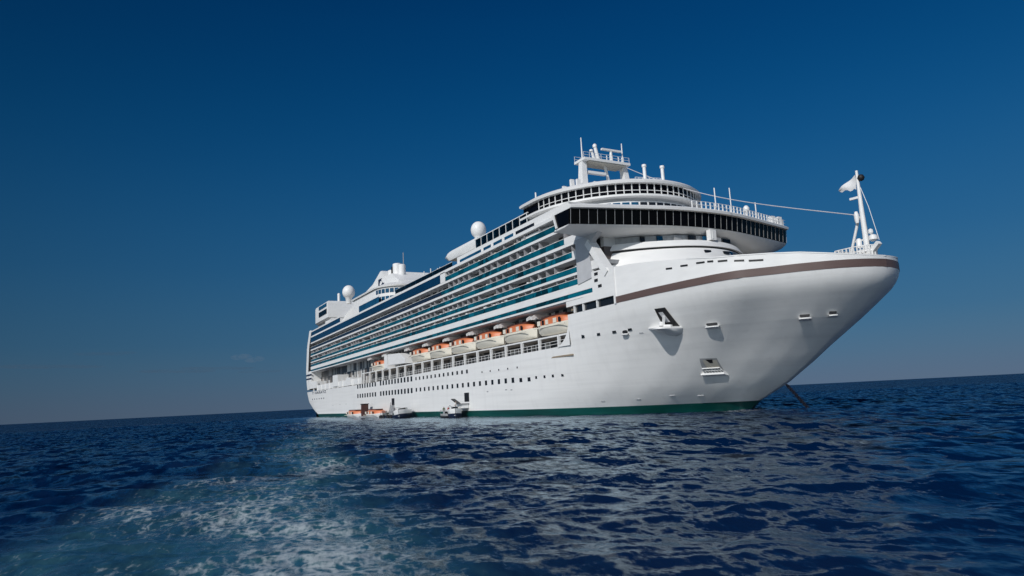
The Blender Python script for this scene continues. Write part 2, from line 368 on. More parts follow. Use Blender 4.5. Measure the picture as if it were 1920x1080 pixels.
# anchor pocket on the starboard bow: dark recess, projecting lip below, stowed anchor
def patch(corners, off, n=7):
    """opening that follows the hull between four (x,z) corners"""
    c = [Vector((x, 0, z)) for x, z in corners]; rows = []
    for v in np.linspace(0, 1, n):
        r = []
        for u in np.linspace(0, 1, n):
            q = c[0].lerp(c[1], u).lerp(c[3].lerp(c[2], u), v); r.append((q.x, -halfw(q.x, q.z)-off, q.z))
        rows.append(r)
    return MB().grid(rows)
pocket = patch(((7.55,14.85),(9.32,14.82),(9.85,12.2),(7.4,12.5)), .05).build('anchor_pocket', DARK, hull)
patch(((7.9,14.3),(8.6,14.3),(8.9,12.9),(8.2,12.9)), .08).build('pocket_lining', SOFF, pocket)
mb = MB(); rows = []
for s_ in np.linspace(0, 1, 15):
    x = lerp(4.9, 10.0, s_); z = 12.45-.45*s_-.12*math.sin(s_*math.pi); y = -halfw(x, z); k = math.sin(math.pi*s_**1.9)**.7
    rows.append([(x, y+.3, z+.12), (x+.25*k, y-2.75*k-.03, z+.1), (x+.25*k, y-2.8*k-.03, z-.1), (x+.1, y-.75*k, z-.75*k-.1), (x, y+.5, z-.95*k-.1)])
mb.grid(rows, flip=True); mb.build('anchor_pocket_lip', WHITE, hull, 50)
mb = MB(); mb.beam((8.9,-16.4,13.7), (8.3,-16.1,12.4), .3, .3); mb.beam((7.5,-16.2,12.5), (9.5,-15.7,12.3), .4, .3)
mb.lathe([(0,-.3),(.35,-.15),(.35,.2),(.12,.4)], (8.1,-16.3,12.6), 10)
mb.build('stowed_anchor', WHITE, pocket, 40)
# mooring recess further down the bow
rec = patch(((9.2,7.75),(11.05,7.66),(10.24,5.61),(8.04,5.63)), .05).build('mooring_recess', GREY, hull)
patch(((9.45,7.5),(10.85,7.4),(10.35,6.3),(8.95,6.3)), .09).build('recess_lining', TAN, rec)
mb = MB(); rows = []
for s_ in np.linspace(0, 1, 6):
    x = lerp(7.85, 10.4, s_); z = 5.6; y = -halfw(x, z)
    rows.append([(x, y+.2, z+.25), (x, y-.55, z+.12), (x, y-.55, z-.12), (x, y+.3, z-.35)])
mb.grid(rows, flip=True); mb.add(rows[0], [(0,1,2,3)]); mb.add(rows[-1], [(3,2,1,0)]); mb.build('recess_sill', WHITE, rec)
mb = MB(); P_ = lambda s_, z: (lerp(8.5, 10.4, s_), -halfw(lerp(8.5, 10.4, s_), z)-.25, z)
for i in range(7): mb.beam(P_(i/6, 5.7), P_(i/6, 6.35), .07, .07)
mb.beam(P_(0, 6.38), P_(1, 6.38), .12, .12); mb.beam(P_(0, 6.05), P_(1, 6.05), .07, .07)
mb.build('recess_rail', WHITE, rec)
patch(((9.8,7.55),(10.5,7.5),(10.2,7.05),(9.9,7.05)), .13, 3).build('recess_fitting', DARK, rec)

# ------------------------------------------------------------------ promenade and lifeboat recess
core = MB().box(-208, -6, -14.0, 14.0, 10.2, 18.9)
prom_wall = core.build('promenade_wall', CABIN, ship)
MB().box(-209, XF+.2, -17.7, 17.7, 10.0, 10.25).build('promenade_deck', TEAK, ship)
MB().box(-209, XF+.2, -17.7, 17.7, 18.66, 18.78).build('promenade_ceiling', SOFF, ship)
# aft part of the promenade closed by white plating with openings
mb = MB()
mb.box(-212.5, -196, -17.95, 17.95, 11.6, 14.2); mb.box(-212.5, -205, -17.95, 17.95, 14.2, 18.7)
mb.box(-170, -163, -17.9, 17.9, 11.0, 15.0); mb.box(-152, -146, -17.9, 17.9, 10.6, 13.2)
mb.box(-196, -134, -17.6, -17.4, 10.6, 12.6)
mb.build('stern_plating', WHITE, ship)
for x in np.arange(-202, -14, 6.4):
    MB().box(x-.16, x+.16, -17.85, -17.35, edge(x)-.2, 13.75).build('promenade_post', WHITE, ship)
MB().box(-134, XF-.5, -17.6, -14, 13.55, 13.8).build('boat_deck', WHITE, ship)
mb = MB()
for dz in (.55, 1.05): mb.beam((-134,-17.6,edge(-134)+dz), (-120,-17.6,edge(-120)+dz), .07, .07); mb.beam((-120,-17.6,edge(-120)+dz), (XF-2,-17.6,edge(XF)+dz), .07, .07)
for x in np.arange(-133, -18, 1.6): mb.beam((x,-17.6,edge(x)-.1), (x,-17.6,edge(x)+1.05), .06, .06)
mb.build('promenade_railing', WHITE, ship)
# white block between the boats and dark things under it
mb = MB().prism([(-106.5,14.6),(-92.5,14.2),(-92.5,15.5),(-97,17.2),(-106.5,17.6)], -17.9, -14.5); mb.build('boat_station_house', WHITE, ship)
mb = MB().box(-111, -108, -17.6, -14.2, 13.4, 17.6); mb.build('boat_station_house', WHITE, ship)

# davits (part of the ship) between the boats
DAV = [-12.6-13.25*i for i in range(7)]+[-111.5, -125.8]
for x in DAV[1:7]+DAV[7:]:
    mb = MB()
    for dx in (-.8, .8):
        poly = [(-14.0,18.4),(-17.0,18.3),(-17.8,17.8),(-17.8,17.3),(-16.8,17.7),(-14.0,17.6)]
        n = len(poly); a = [(x+dx-.15, y, z) for y, z in poly]; b = [(x+dx+.15, y, z) for y, z in poly]
        mb.add(a+b, [tuple(range(n)), tuple(range(2*n-1, n-1, -1))]+[(i, n+i, n+(i+1) % n, (i+1) % n) for i in range(n)])
    mb.box(x-.9, x+.9, -16.6, -16.2, 17.55, 17.85)
    mb.build('boat_davit', WHITE, ship)

# ------------------------------------------------------------------ balcony decks
def run(name, x0, x1, z0, z1, mat, parent, ya=-18.0, yb=-17.7, aft_round=False):
    """a strip along both sides of the ship"""
    MB().box(x0, x1, -yb, -ya, z0, z1).build(name, mat, parent, sheer=True)
    return MB().box(x0, x1, ya, yb, z0, z1).build(name, mat, parent, sheer=True)
SA = -206.0
# (slab bottom, slab top, glass top, front end of glass, front end of panel)
DECKS = [(30.52,30.98,31.95,-15.0,-11.9), (27.6,28.1,29.05,-12.5,-6.6), (25.1,25.5,26.4,-10.4,-5.8),
         (22.55,22.95,23.8,-7.9,-3.4), (20.15,20.95,21.85,-7.4,-4.9), (18.72,19.05,19.75,-5.3,-4.9)]
walls = MB().box(SA, -4.5, -15.7, 15.7, 18.8, 33.0).build('cabin_wall', CABIN, ship, sheer=True)
divider0 = None; ndiv = 0; rest = MB()
for i, (z0, z1, zg, xg, xp) in enumerate(DECKS):
    aft = SA if i else SA
    mb = MB(); mb.box(aft, xp, -17.96, 17.96, z0, z1)
    d = mb.build('balcony_deck', WHITE, ship, sheer=True)
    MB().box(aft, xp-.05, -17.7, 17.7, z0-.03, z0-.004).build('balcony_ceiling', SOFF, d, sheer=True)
    if i == 0: MB().box(SA, -66, -17.7, 17.7, z0-.05, z0-.034).build('aft_ceiling_shade', GREY, d, sheer=True)  # darker grey sheet paints in the shade under the deck
    ag = -66 if i < 2 else SA
    run('glass_balustrade', ag, xg, z1+.02, zg, TEAL, d, -17.93, -17.87)
    if i == 1: run('after_balustrade', SA, ag, z1+.02, zg, DIMGL, d, -17.93, -17.87)  # same glass in a darker colour, painting in the dim after recess
    run('handrail', -66 if i == 0 else SA, xg, zg, zg+.07, WHITE, d, -17.98, -17.82)
    run('balcony_panel', xg+.05, xp, z1, zg+.1, WHITE, d, -17.95, -17.8)
    top = (DECKS[i-1][0] if i else 33.1)
    if i < 5:
        xs = np.arange(xg-.2, -66 if i < 2 else SA, -2.75)
        for j, x in enumerate(xs):
            if random.random() < .3: continue
            if ndiv < 100 and x > -62:
                MB().box(x-.05, x+.05, -17.75, -15.7, z1, top).build('balcony_divider', DIVM, d, sheer=True); ndiv += 1
            else: rest.box(x-.05, x+.05, -17.75, -15.7, z1, top)
        # white chairs, towels and people against the rail, uncountable at this size
        mb = MB()
        for x in xs:
            if random.random() < .6 and x > -150:
                for q in range(random.randint(1, 3)):
                    a = x-2.4+random.random()*2.0; w = .25+random.random()*.5
                    mb.box(a, a+w, -17.7, -17.3, z1+.35, zg-.05+random.random()*.38)
        c = mb.build('balcony_furniture', random.choice((WHITE, CREAM)), d, sheer=True); c['kind'] = 'stuff'
r_ = rest.build('balcony_divider_row', DIVM, ship, sheer=True); r_['kind'] = 'stuff'
# white closing strips of the two lowest decks
run('lower_deck_band', SA, -4.95, 19.8, 20.15, WHITE, ship, -17.97, -17.75)
# solid side wall in front of the balconies
mb = MB()
for sg in (-1, 1):
    mb.add([(-8.2,sg*17.9,18.7),(-4.9,sg*17.9,18.7),(-4.9,sg*17.9,22.6),(-7.3,sg*17.9,22.6),(-8.2,sg*15.6,18.7),(-4.9,sg*15.6,18.7),(-4.9,sg*15.6,22.6),(-7.3,sg*15.6,22.6)],
           [(0,1,2,3),(7,6,5,4),(0,4,5,1),(1,5,6,2),(2,6,7,3),(3,7,4,0)])
mb.build('forward_side_wall', WHITE, ship)
for x, z in ((-4.2,21.6),(-4.3,20.6),(-3.4,19.6)):
    MB().box(x, x+.9, -18.2, -17.9, z, z+.45).build('side_vent', DARK, side)
# top fascia and the lido level above it
run('lido_fascia', SA+1, -11, 33.1, 33.68, WHITE, ship, -18.0, -17.5)
MB().box(SA, -11, -17.5, 17.5, 33.12, 33.5).build('lido_deck', SOFF, ship, sheer=True)
# aft of amidships: flush tall blue glass instead of open balconies
g = run('lido_glass', SA, -66.2, 31.02, 33.1, NAVYGL, ship, -17.95, -17.85)
run('end_post', -66.2, -63.4, 30.9, 33.2, WHITE, ship, -18.0, -17.3)
mb = MB()
# stern: white frame that closes the balcony decks
mb = MB()
zs = np.linspace(11.3, 35.3, 14)
for sg in (1, -1):
    rows = []
    for z in zs:
        xc = sternc(z); R = 7; row = [(xc-R, sg*y, z) for y in (0, -6)]
        row += [(xc-R*math.cos(rad(a)), sg*(-(18-R)-R*math.sin(rad(a))), z) for a in np.linspace(0, 90, 8)]
        row += [(xc+3.5, sg*-18.02, z)]
        rows.append(row)
    mb.grid(rows, flip=(sg < 0))
stern = mb.build('stern_shell', WHITE, ship, 40)
for z0, z1 in ((15.4,16.0),(16.9,17.6)):
    mb = MB(); xc = sternc(16)
    rows = [[(xc-7.04*math.cos(rad(a)), -11-7.04*math.sin(rad(a)), z) for a in np.linspace(30, 90, 6)]+[(xc+9, -18.06, z)] for z in (z0, z1)]
    mb.grid(rows); mb.build('stern_window_band', NAVY, stern)
# upper windbreak along the stern
run('stern_windbreak', SA-1, -159, 33.7, 35.3, NAVYGL, ship, -17.9, -17.8)
run('stern_windbreak_cap', SA-1.5, -159, 35.3, 35.75, WHITE, ship, -18.02, -17.7)
MB().box(SA-3, -60, -17.4, 17.4, 33.5, 33.75).build('sun_deck', TEAK, ship, sheer=True)
# name on the stern quarter
cu = bpy.data.curves.new('stern_lettering', 'FONT'); cu.body = 'T HARAYZ'; cu.size = 2.3; cu.extrude = .03; cu.space_character = 1.15
to = bpy.data.objects.new('stern_lettering', cu); COL.objects.link(to)
to.matrix_world = Matrix.Translation((-203, -18.08, 9.3)) @ Matrix.Rotation(rad(90), 4, 'X')
dg = bpy.context.evaluated_depsgraph_get(); me = bpy.data.meshes.new_from_object(to.evaluated_get(dg)); bpy.data.objects.remove(to)
o = bpy.data.objects.new('stern_lettering', me); COL.objects.link(o); me.materials.clear(); me.materials.append(NAVY)
me.transform(Matrix.Translation((-203, -18.05, 9.2)) @ Matrix.Diagonal((1.9, 1, .62, 1)) @ Matrix.Rotation(rad(90), 4, 'X')); o.parent = hull

# ------------------------------------------------------------------ lido sides forward of amidships
for sg in (1, -1):
    lido = MB().box(-57, -11, sg*17.5-.12, sg*17.5+.12, 33.66, 35.15).build('lido_side_wall', WHITE, ship, sheer=True)
MB().box(-57, -11, -17.4, 17.4, 34.95, 35.12).build('lido_roof', WHITE, lido, sheer=True)
for x0, x1 in ((-55.5,-44.6),(-43.4,-40),(-38.8,-35.1),(-34.0,-30.4),(-29.4,-22.4)):
    MB().box(x0, x1, -17.66, -17.55, 33.72, 34.36).build('lido_window', BLUEGL if x1 < -30 else PORTGL, lido, sheer=True)
# windbreak glass above
wb = MB(); wb.box(-48, -25.5, -17.2, -17.12, 35.5, 37.3)
wb = wb.build('windbreak', WINDGL, ship)
mb = MB(); mb.box(-48.4, -25.2, -17.28, -17.06, 37.3, 37.45); mb.box(-48.4, -25.2, -17.28, -17.06, 35.36, 35.5)
for x in np.arange(-48, -25, 2.8): mb.box(x-.07, x+.07, -17.26, -17.08, 35.4, 37.4)
mb.build('windbreak_frame', WHITE, wb)
MB().box(-48, -12, -17.0, -16.9, 34.9, 35.36).build('deck_gap_shade', DARK, lido)  # dark strip painting in the shadow of the gap
# long white housing with rounded after end, in front of the ball
mb = MB(); rows = []
for s_ in np.linspace(0, 1, 15):
    x = lerp(-66.2, -48.6, s_); k = math.sqrt(max(0, 1-max(0, 1-s_*5)**2)); zc = 37.05; h = (.12+.95*k)
    rows.append([(x, -16.3-.25*k, zc-h), (x, -16.6-.4*k, zc), (x, -16.3-.2*k, zc+h), (x, -12, zc+h*1.02), (x, -12, zc-h)])
mb.grid(rows, closed=True, flip=False); mb.add(rows[-1], [(0,1,2,3,4)]); mb.add(rows[0], [(4,3,2,1,0)])
mb.build('deckhouse_hood', WHITE, ship, 50)
MB().box(-60, -52, -16, -12, 33.7, 36.2).build('hood_pedestal', GREY, ship)
def radome(x, y, z, r, zbase):
    prof = [(r*.42, zbase-z)]
    for a in np.linspace(-58, 90, 15): prof.append((max(.02, r*math.cos(rad(a))), r*1.12*math.sin(rad(a))))
    return MB().lathe(prof, (x, y, z), 24).build('radome', WHITE, ship, 60)
radome(-54.9, -13, 41.5, 1.75, 37.5)
radome(-168.9, -12, 45.5, 2.3, 41.2)
# poles on the after lido edge
for x, y, z0, z1 in ((-79,-17,33.8,36.3),(-74.5,-17,33.8,36.2),(-70,-17,33.8,35.4),(-68.5,-17,33.8,35.4),(-26.5,-14.5,38.6,41.8)):
    MB().tube([(x,y,z0),(x,y,z1)], .14, 8).build('deck_pole', WHITE, ship)
mb = MB().box(-100, -60, -17.55, -17.5, 33.8, 34.9); mb.build('side_screen', WINDGL, ship)
mb = MB(); mb.beam((-100,-17.5,34.9), (-60,-17.5,34.95), .08, .08)
for x in np.arange(-100, -60, 4): mb.beam((x,-17.5,33.7), (x,-17.5,34.9), .06, .06)
mb.build('side_rail', WHITE, ship)

# ------------------------------------------------------------------ bridge
def arc_x(y):
    a = abs(y); return 2.35-.0118*min(a, 9)**2-max(0, a-9)*.245-.004*max(0, a-18)**2
YB = np.linspace(-23.5, 23.5, 61)
def belt(levels, ys, xback, mat, name, parent, smooth=40, flip=False, fx=arc_x, fz=lambda y, z: z):
    """front surface swept along the arc: levels = (inset from arc, z)"""
    mb = MB(); mb.grid([[(fx(y)-i, y, fz(y, z)) for y in ys] for i, z in levels], flip=flip)
    n = len(ys); L = len(levels)
    for e, s_ in ((0, 1), (n-1, -1)):   # end caps back to xback
        vs = [(fx(ys[e])-i, ys[e], fz(ys[e], z)) for i, z in levels]+[(xback, ys[e], fz(ys[e], z)) for i, z in levels[::-1]]
        f = tuple(range(len(vs))); mb.add(vs, [f[::-1] if (s_ > 0) != flip else f])
    for lv in (0, -1):                  # close to the back
        i, z = levels[lv]; mb.grid([[(fx(y)-i, y, fz(y, z)) for y in ys], [(xback, y, fz(y, z)) for y in ys]], flip=(lv == 0) == flip)
    return mb.build(name, mat, parent, smooth)
bridge = belt([(4.6,27.95),(2.4,28.0),(1.3,28.2),(.45,28.6),(.12,28.85),(.05,28.95)], YB, -6.4, WHITE, 'bridge', ship, fz=lambda y, z: z+(28.95-z)*(.72*max(0, min(1, (abs(y)-15)/8.5)) if y < 0 else 0)-(1.0*(28.95-z)*max(0, min(1, (y-4)/10))*max(0, min(1, (23.5-y)/4)) if y > 0 else 0))
belt([(.0,28.96),(-.25,31.3)], YB, -6.3, BLKGL, 'bridge_glazing_core', bridge, fx=lambda y: arc_x(y)-.12)
belt([(-.3,31.3),(-.75,31.36),(-.8,31.75),(-.3,32.05),(.6,32.2)], YB, -6.4, WHITE, 'bridge_roof', bridge, 30)
# individual front windows between slim white mullions
NB = 34
ys = np.linspace(-23.3, 23.3, NB+1)
for a, b in zip(ys[:-1], ys[1:]):
    g0 = .05; MB().add([(arc_x(a+g0)+.03,a+g0,29.02),(arc_x(b-g0)+.03,b-g0,29.02),(arc_x(b-g0)+.27,b-g0,31.27),(arc_x(a+g0)+.27,a+g0,31.27),
                        (arc_x(a+g0)-.1,a+g0,29.02),(arc_x(b-g0)-.1,b-g0,29.02),(arc_x(b-g0)+.14,b-g0,31.27),(arc_x(a+g0)+.14,a+g0,31.27)],
                       [(0,1,2,3),(7,6,5,4),(0,4,5,1),(1,5,6,2),(2,6,7,3),(3,7,4,0)]).build('bridge_window', BLKGL, bridge)
for y in ys: MB().beam((arc_x(y)+.1,y,28.96), (arc_x(y)+.34,y,31.32), .05, .05).build('window_mullion', GREY, bridge)
for sg in (-1, 1):      # wing ends: black side pane with sloping white frame
    y = sg*23.52
    MB().add([(-5.0,y,29.1),(-3.1,y,29.1),(-2.9,y,31.2),(-5.6,y,31.2),(-5.0,y-sg*.1,29.1),(-3.1,y-sg*.1,29.1),(-2.9,y-sg*.1,31.2),(-5.6,y-sg*.1,31.2)],
             [(0,1,2,3),(7,6,5,4),(0,4,5,1),(1,5,6,2),(2,6,7,3),(3,7,4,0)]).build('wing_side_window', BLKGL, bridge)
    MB().beam((-5.6,y-sg*.02,29.0), (-6.4,y-sg*.02,31.3), .5, .3).build('wing_frame', WHITE, bridge)
# rail on the bridge roof: stanchions along the front edge
mb = MB()
for y in np.arange(-3, 23.4, .95): mb.beam((arc_x(y)+.1,y,32.05), (arc_x(y)+.1,y,33.2), .16, .16)
for dz in (.55, 1.1): 
    yy = np.arange(-3, 23.6, .95)
    for a, b in zip(yy[:-1], yy[1:]): mb.beam((arc_x(a)+.1,a,32.1+dz), (arc_x(b)+.1,b,32.1+dz), .06, .06)
mb.build('bridge_roof_rail', WHITE, bridge)
for y, h in ((2.6,4.0),(14.2,3.2),(22.2,1.5)): MB().tube([(arc_x(y)-.4,y,32),(arc_x(y)-.4,y,32+h)], .1, 8).build('whip_aerial', WHITE, bridge)
MB().tube([(-1.2,9.3,32),(-1.2,9.3,37.6)], .09, 8).build('signal_pole', WHITE, bridge)
MB().lathe([(.25,0),(.25,1.3),(.5,1.5),(.55,2.0),(.3,2.4),(.05,2.5)], (-.4,12,32), 12).build('searchlight', WHITE, bridge, 40)
for y in (19.5,21.2): MB().box(-2.4,-1.6,y,y+.9,32,33.6).build('deck_locker', WHITE, bridge)
# struts that carry the wings
for sg in (-1, 1):
    y = sg*17.6
    mb = MB().beam((-5.6,y,27.2), (-1.0,y,21.4), 1.5, 1.1); mb.build('wing_strut', WHITE, ship)
    mb = MB().prism([(-9,21.0),(-4.9,21.5),(-5.2,24.6),(-5.4,26.2),(-4.4,27.4),(-2.6,28.3),(-9,28.3)], y-.5, y+.5)
    mb.build('wing_bracket', SOFF, ship)  # grey colour paints in the unlit side of the white bracket

# ------------------------------------------------------------------ front tiers below the bridge
def tier(name, levels, x0, k, ymax, xback, mat, parent, n=41, smooth=30):
    ys = np.linspace(-ymax, ymax, n)
    return belt(levels, ys, xback, mat, name, parent, smooth, fx=lambda y: x0-k*y*y)
t1 = tier('upper_forward_tier', [(-.4,25.75),(-.1,26.2),(.35,26.8),(1.0,26.92),(2.2,27.0)], 2.9, .036, 14.6, -12, WHITE, ship)
tier('recessed_deck_front', [(1.6,26.8),(1.6,27.9)], 2.6, .030, 14.5, -12, GREY, ship)
for i, y in enumerate((-10.5,-8.2,-5.6,-3.2,-.4,2.0,4.6)):
    MB().box(1.25-.03*y*y, 1.5-.03*y*y, y, y+1.5, 26.95, 27.8).build('recessed_window', (PORTGL, BLUEGL, GREY)[i % 3], t1)
t2 = tier('lower_forward_tier', [(-2.2,20.0),(-1.4,22.5),(-.55,24.3),(-.1,25.2),(.2,25.46),(1.5,25.5)], 3.2, .038, 15.8, -12, WHITE, ship)
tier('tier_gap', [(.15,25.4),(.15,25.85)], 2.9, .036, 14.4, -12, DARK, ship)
for y, w in ((-2.3,1.25),(1.6,1.2)):
    x = 3.2-.038*y*y+.52; MB().box(x-.6, x, y, y+w, 24.55, 25.0).build('tier_window', PORTGL, t2)
for y0, y1 in ((3.4,14.6),):   # dark blue glass on the port side of the tier
    ys = np.linspace(y0, y1, 12); mb = MB(); f = lambda y, i: 3.2-.038*y*y+i
    mb.grid([[(f(y,.60),y,24.3) for y in ys], [(f(y,.14),y,25.22) for y in ys]]); mb.build('tier_glazing', NAVYGL, t2)
for y, w, z in ((-13.0,.7,23.0),(-8.6,.8,22.5),(-6.0,.5,22.2)):
    x = 3.2-.038*y*y+1.3; MB().box(x-.3, x+.06, y, y+w, z, z+.28).build('tier_vent', GREY, t2)
mb = MB().box(2.0, 2.9, -.2, 1.0, 26.9, 28.6); mb.box(2.85, 2.95, .15, .35, 27.1, 28.3); mb.build('ladder_trunk', WHITE, t1)
# side shelter decks between tiers and struts
for z0, z1, xb in ((22.7,23.6,-1.0),(24.2,25.0,-2.2)):
    MB().box(-12, xb-1.2, -16.6, 16.6, z0-.6, z0).build('shelter_deck', GREY, ship)

# ------------------------------------------------------------------ observation lounge above the bridge
def ell(a, b, xc, n=49, y1=None):
    th = np.linspace(-90, 90, n); return [(xc+a*math.cos(rad(t)), b*math.sin(rad(t))) for t in th]
def drum(name, levels, mat, parent, xc=-24.0, xback=-28, a=17.6, b=16.6, smooth=35):
    mb = MB(); rows = []
    for o, z in levels: rows.append([(xback, -(b+o), z)]+[(x, y, z) for x, y in ell(a+o, b+o, xc)]+[(xback, b+o, z)])
    mb.grid(rows, closed=True); mb.add(rows[-1], [tuple(range(len(rows[-1])))]); mb.add(rows[0], [tuple(range(len(rows[0])))[::-1]])
    return mb.build(name, mat, parent, smooth)
lounge = drum('observation_lounge', [(-.6,32.0),(.1,33.2),(.15,35.7),(-.5,35.75)], WHITE, ship, a=17.2, b=16.4)
drum('lounge_gallery', [(.3,36.3),(.75,36.4),(.75,36.75),(.1,36.9)], WHITE, lounge)
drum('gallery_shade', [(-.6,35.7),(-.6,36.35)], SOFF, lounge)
drum('lounge_glass', [(-.12,36.85),(-.12,38.75)], BLKGL, lounge)
drum('lounge_roof', [(.15,38.7),(.7,38.75),(.8,39.1),(.3,39.5),(-1.5,39.8),(-5,40.1)], WHITE, lounge, smooth=50)
th = np.linspace(-84, 84, 37)
for t0, t1_ in zip(th[:-1], th[1:]):
    for z0, z1 in ((36.98,37.5),(37.62,38.62)):
        q = [(-24+17.6*math.cos(rad(t_)), 16.6*math.sin(rad(t_))) for t_ in (t0+.45, t1_-.45)]
        MB().add([(q[0][0],q[0][1],z0),(q[1][0],q[1][1],z0),(q[1][0],q[1][1],z1),(q[0][0],q[0][1],z1),
                  (q[0][0]-.3,q[0][1]*.98,z0),(q[1][0]-.3,q[1][1]*.98,z0),(q[1][0]-.3,q[1][1]*.98,z1),(q[0][0]-.3,q[0][1]*.98,z1)],
                 [(0,1,2,3),(7,6,5,4),(0,4,5,1),(1,5,6,2),(2,6,7,3),(3,7,4,0)]).build('lounge_window', BLKGL, lounge)
mb = MB()
for t_ in th:
    x, y = -24+17.66*math.cos(rad(t_)), 16.66*math.sin(rad(t_)); mb.beam((x,y,36.9), (x,y,38.72), .14, .14)
rows = [[(-24+(17.6+o)*math.cos(rad(t_)), (16.6+o)*math.sin(rad(t_)), z) for t_ in th] for o, z in ((.0,37.51),(.09,37.51),(.09,37.61),(.0,37.61))]
mb.grid(rows); mb.build('lounge_mullions', WHITE, lounge)
th2 = np.linspace(-62, 40, 20)
for t0, t1_ in zip(th2[:-1], th2[1:]):
    q = [(-24+17.42*math.cos(rad(t_)), 16.62*math.sin(rad(t_))) for t_ in (t0+.6, t1_-.6)]
    MB().add([(q[0][0],q[0][1],34.95),(q[1][0],q[1][1],34.95),(q[1][0],q[1][1],35.5),(q[0][0],q[0][1],35.5),
              (q[0][0]-.4,q[0][1]*.97,34.95),(q[1][0]-.4,q[1][1]*.97,34.95),(q[1][0]-.4,q[1][1]*.97,35.5),(q[0][0]-.4,q[0][1]*.97,35.5)],
             [(0,1,2,3),(7,6,5,4),(0,4,5,1),(1,5,6,2),(2,6,7,3),(3,7,4,0)]).build('gallery_window', BLUEGL if t0 < -20 else PORTGL, lounge)
# solid shoulder between the bridge roof and the lounge
drum('bridge_shoulder', [(.8,31.6),(.8,33.0),(-.3,33.6)], WHITE, ship, a=20.5, b=16.5)

# ------------------------------------------------------------------ radar arch and roof gear
mast = MB().box(-27.0, -23.4, -4.9, 6.2, 48.6, 49.1).build('radar_arch', WHITE, ship)
for y, ya in ((-4.9,-4.3),(6.2,5.6)):
    MB().add([(-25.7,y-.75,39.6),(-23.7,y-.75,39.6),(-23.7,y+.75,39.6),(-25.7,y+.75,39.6),(-25.6,ya-.5,48.6),(-24.4,ya-.5,48.6),(-24.4,ya+.5,48.6),(-25.6,ya+.5,48.6)],
             [(3,2,1,0),(4,5,6,7),(0,1,5,4),(1,2,6,5),(2,3,7,6),(3,0,4,7)]).build('arch_leg', WHITE, mast)
MB().box(-26.8, -23.6, -3.6, 5.0, 48.3, 48.57).build('platform_underside', TAN, mast)
mb = MB()
for x in (-26.8,-23.6):
    for dz in (.55,1.1): mb.beam((x,-4.8,49.1+dz), (x,6.1,49.1+dz), .05, .05)
    for y in np.linspace(-4.9,6.1,9): mb.beam((x,y,49.1), (x,y,50.2), .06, .06)
mb.build('platform_rail', WHITE, mast)
MB().tube([(-25,-4.3,49),(-25,-4.3,53.6)], .17, 8, r2=.1).build('whip_aerial', WHITE, mast)
MB().tube([(-25,5.6,49),(-25,5.6,53.7)], .17, 8, r2=.1).build('whip_aerial', WHITE, mast)
mb = MB().tube([(-25.4,.0,49.2),(-25.2,-.7,51.2),(-25.2,-.9,52.3)], .42, 10, r2=.34); mb.lathe([(0,-.2),(.42,-.1),(.45,.3),(.25,.6),(.03,.7)], (-25.2,-.95,52.2), 10); mb.build('mast_post', WHITE, mast, 40)
mb = MB().tube([(-25.4,-1.1,49.2),(-25.3,-1.7,51.3)], .34, 8, r2=.24); mb.lathe([(0,-.1),(.4,0),(.4,.3),(.1,.45)], (-25.3,-1.8,51.2), 10); mb.build('mast_post', WHITE, mast, 40)
mb = MB().tube([(-24.8,2.6,49.2),(-24.8,2.6,51.6)], .36, 10, r2=.28); mb.build('scanner_pedestal', WHITE, mast, 40)
MB().box(-25.0,-24.5,.3,5.0,51.6,51.95).build('radar_scanner', WHITE, mast)
for y in (.9,1.7,3.8,4.6): MB().tube([(-24,y,49.2),(-24,y,50.2)], .12, 6).build('nav_light', WHITE, mast)
MB().tube([(-25.2,1.2,48.4),(-25.2,2.9,40)], .3, 8, r2=.35).build('arch_stay', WHITE, mast)
mb = MB().box(-26.5,-22.5,-3.6,-.2,40,44.0); mb.build('mast_house', WHITE, mast)
MB().box(-22.52,-22.42,-2.6,-.9,42.1,43.4).build('mast_house_window', DARK, mast)
MB().box(-25.2,-24.4,-3.4,.8,46.3,46.8).build('radar_scanner', WHITE, mast)
mb = MB().lathe([(.5,0),(.9,.5),(.9,1.1),(.4,1.7),(.05,1.8)], (-24,.9,41.5), 12); mb.tube([(-24,.9,39.8),(-24,.9,41.6)], .2, 6); mb.build('small_dome', WHITE, mast, 40)
MB().lathe([(.9,0),(1.0,.6),(.7,1.3),(.05,1.6)], (-23.5,4.0,40), 12).build('small_dome', WHITE, mast, 40)
mb = MB().box(-30,-22,-8.4,-4.6,40.2,42.6); mb.build('after_mast_house', WHITE, ship)
for i in range(5):
    y_ = -8.2+random.random()*2; MB().box(-29+i*1.2,-28.5+i*1.2,y_,y_+.8,42.5,43.5+random.random()*1.6).build('mast_house_gear', WHITE, ship)
mb = MB()
for (x, y) in ((-8.9,-2.6),(-8.3,.95)):
    mb = MB().tube([(x,y,39.3),(x,y,42.6)], .3, 10); mb.lathe([(.1,0),(.42,.1),(.42,.5),(.1,.6)], (x,y,42.4), 10); mb.build('roof_post', WHITE, lounge, 40)
mb = MB()
for dz in (.6,1.2): mb.beam((-9.6,-4.2,39.5+dz), (-8.6,.6,39.5+dz), .06, .06)
for s_ in np.linspace(0, 1, 8): mb.beam((lerp(-9.6,-8.6,s_),lerp(-4.2,.6,s_),39.3), (lerp(-9.6,-8.6,s_),lerp(-4.2,.6,s_),40.7), .07, .07)
mb.build('roof_rail', WHITE, lounge)
MB().lathe([(.5,0),(1.0,.5),(1.0,1.1),(.6,1.7),(.05,1.9)], (-26.4,-13.6,39.3), 14).build('small_dome', WHITE, lounge, 40)

